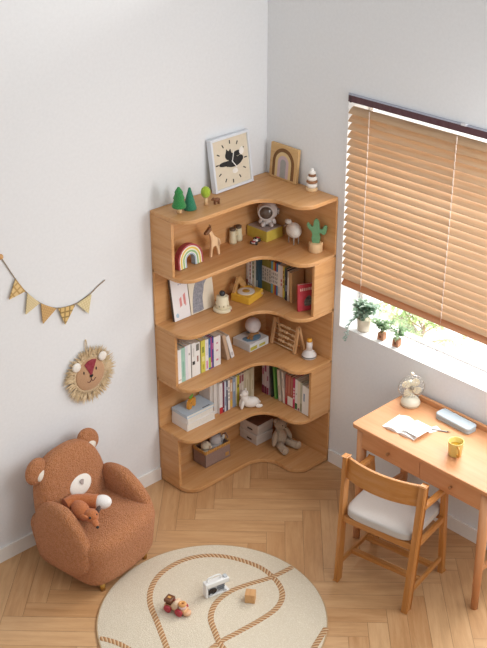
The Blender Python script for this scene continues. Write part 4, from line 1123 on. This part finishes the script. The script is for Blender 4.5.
# spine runs along local x of the desk's depth, so turn the pages a quarter
build('page_block', page(-1, .012), plain('#efedea', .8, .03), t, rot=(0, 0, R(90)))
build('page_block', page(1, .014), plain('#efedea', .8, .03), t, rot=(0, 0, R(90)))
build('loose_sheet', MB().box(-.055, .07, -.118, -.012, .0215, .0222), plain('#f1efed', .8, .03), t, rot=(0, 0, R(-5)))
t = thing('pencil', 'dark slim pencil lying at the right edge of the open notebook', 'pencil', (-.205, -1.478, ZD + .004), (0, 0, R(-62)))
build('barrel', MB().cyl((-.055, 0, 0), (.045, 0, 0), .0036, n=8), plain('#a8a29c', .4), t)
build('point', MB().cyl((.045, 0, 0), (.064, 0, 0), .0036, .0006, n=8), plain('#3c3434', .5), t)
t = thing('note_slip', 'small white paper slip under the pencil', 'paper', (-.215, -1.452, ZD), (0, 0, R(-20)))
build('sheet', MB().box(-.035, .035, -.022, .022, 0, .0012), plain('#eceae8', .8), t)
t = thing('pencil_case', 'pale blue-grey hard pencil case at the back of the desk', 'pencil case', (-.088, -1.500, ZD), (0, 0, R(-3)))
def rr(sx, sy, r_):
    return arc(sx - r_, sy - r_, r_, 0, 90, 6) + arc(-sx + r_, sy - r_, r_, 90, 180, 6) + arc(-sx + r_, -sy + r_, r_, 180, 270, 6) + arc(sx - r_, -sy + r_, r_, 270, 360, 6)
build('base', MB().prism(rr(.038, .112, .02), 0, .015, 'XY'), plain('#a9b4b8', .45, .03), t, bevel=.003)
build('lid', MB().prism(rr(.0385, .1125, .02), .0155, .034, 'XY'), plain('#b4c2ca', .4, .03), t, bevel=.006)
t = thing('mug', 'yellow mug with an ochre handle on the desk', 'mug', (-.318, -1.668, ZD), (0, 0, R(0)))
build('cup', MB().lathe([(0, 0), (.030, 0), (.033, .004), (.039, .076), (.040, .080), (.037, .080), (.0355, .074), (.030, .008), (0, .006)], 36), plain('#e4d07c', .3, .04), t)
build('tea', MB().lathe([(0, .0515), (.0325, .0515), (.0325, .0525), (0, .0525)], 32), plain('#c69a1e', .1, .03), t)
build('handle', MB().tube(catmull([Vector((0, -.034, .066)), Vector((0, -.056, .068)), Vector((0, -.068, .048)), Vector((0, -.058, .022)), Vector((0, -.033, .018))], 5), .0055, 10), plain('#c98e34', .3, .04), t, rot=(0, 0, R(-38)))

# ------------------------------------------------------------------ chair
CW = '#b4793b'
t = thing('desk_chair', 'wooden chair with a grey padded seat, back towards the room', 'chair', (-.551, -1.499, 0), (0, 0, R(10)))
# local +x is forward (to the desk), +y is the left side seen from behind
HX, HY = .190, .203
for s_ in (-1, 1):
    y = s_ * HY; yt = s_ * (HY + .014)
    build('leg', MB().bar((-HX, y, 0), (-.134, yt, .735), .024, .042, .005, up=(1, 0, 0), w2=.026, h2=.036), wood(CW, 'Z', .45, .12), t)
    build('leg', MB().bar((HX, y, 0), (.105, yt, .592), .024, .038, .005, up=(1, 0, 0), w2=.026, h2=.036), wood(CW, 'Z', .45, .12), t)
    build('armrest', MB().bar((-.136, yt, .606), (.128, yt, .578), .030, .024, .006), wood(CW, 'X', .45, .12), t)
    build('side_rail', MB().bar((-.155, s_ * (HY + .008), .385), (.138, s_ * (HY + .008), .385), .018, .034, .003), wood(CW, 'X', .45, .12), t)
    build('stretcher', MB().bar((-.176, y, .105), (.172, y, .105), .016, .028, .003), wood(CW, 'X', .45, .12), t)
# curved backrest
br = MB(); n = 14; sec = []
for i in range(n + 1):
    u = -1 + 2 * i / n; y = u * (HY + .003); x = -.138 - .040 * (1 - u * u)
    z0 = .615 - .004 * (1 - u * u); z1 = .728
    sec.append([(x - .009, y, z0), (x + .009, y, z0), (x + .009 + .012, y, z1), (x - .009 + .012, y, z1)])
V = [[br.bm.verts.new(p) for p in s4] for s4 in sec]
for a, b_ in zip(V, V[1:]):
    for k in range(4): br.bm.faces.new((a[k], a[(k + 1) % 4], b_[(k + 1) % 4], b_[k]))
br.bm.faces.new(V[0]); br.bm.faces.new(V[-1][::-1])
build('backrest', br, wood(CW, 'Y', .45, .12), t, bevel=.003)
build('rear_rail', MB().box(-.170, -.150, -HY, HY, .360, .398, .003), wood(CW, 'Y', .45, .12), t)
build('front_rail', MB().box(.150, .168, -HY + .01, HY - .01, .350, .398, .003), wood(CW, 'Y', .45, .12), t)
build('seat_pad', pillow(.180, .196, .030, 6.0, lambda c: Vector((c.x, c.y, c.z + .006 * (1 - (c.x/.18)**2)))), fabric('#bdb7b1', 420, .25, .0015, .07, .2), t, loc=(-.005, 0, .428))
for x in (-.055, .085): build('cross_rail', MB().bar((x, -HY, .105), (x, HY, .105), .028, .016, .003), wood(CW, 'Y', .45, .12), t)

# ------------------------------------------------------------------ light
wd = bpy.data.worlds.new('World'); scene.world = wd; wd.use_nodes = True
bg = wd.node_tree.nodes['Background']; bg.inputs['Color'].default_value = (1.0, .982, .96, 1); bg.inputs['Strength'].default_value = .52
def area(name, loc, target, sx, sy, power, col):
    l = bpy.data.lights.new(name, 'AREA'); l.shape = 'RECTANGLE'; l.size = sx; l.size_y = sy; l.energy = power; l.color = col
    o = bpy.data.objects.new(name, l); COL.objects.link(o); o.location = loc
    o.rotation_euler = (Vector(target) - Vector(loc)).to_track_quat('-Z', 'Y').to_euler()
    return o
area('daylight_softbox', (-.12, -2.15, 1.95), (-1.0, -.2, 1.0), .7, 1.0, 15, (.985, .99, 1.0))
area('fill_front', (-1.2, -4.3, 3.6), (-1.9, -.8, 0), 1.5, 1.5, 30, (.94, .97, 1.0))  # added fill lamp from the high front, brightens walls and floor
area('daylight_opening', (.75, -3.9, 2.5), (-1.2, -.2, .9), 1.2, 1.4, 14, (.97, .985, 1.0))
area('garden_daylight', (1.9, -.9, 2.9), (1.1, -1.0, 0), 2.6, 2.4, 330, (1.0, .98, .95))

# ------------------------------------------------------------------ camera
C = Vector((-4.2981, -4.3483, 3.8903)); pitch, yaw, roll = .4784, .8129, -.0016
cp, sp, cy_, sy_ = math.cos(pitch), math.sin(pitch), math.cos(yaw), math.sin(yaw)
fwd = Vector((cy_ * cp, sy_ * cp, -sp)); rt = Vector((sy_, -cy_, 0)); up = rt.cross(fwd)
r2 = rt * math.cos(roll) + up * math.sin(roll); u2 = -rt * math.sin(roll) + up * math.cos(roll)
cd = bpy.data.cameras.new('Camera'); co = bpy.data.objects.new('Camera', cd); COL.objects.link(co)
M = Matrix((r2, u2, -fwd)).transposed().to_4x4(); M.translation = C
co.matrix_world = M
cd.sensor_fit = 'HORIZONTAL'; cd.sensor_width = 36; cd.lens = 36 * 1129.787 / 487; cd.clip_end = 100
scene.camera = co
vs = scene.view_settings
vs.view_transform = 'Standard'; vs.look = 'None'; vs.gamma = 1; vs.use_curve_mapping = False; vs.exposure = .23
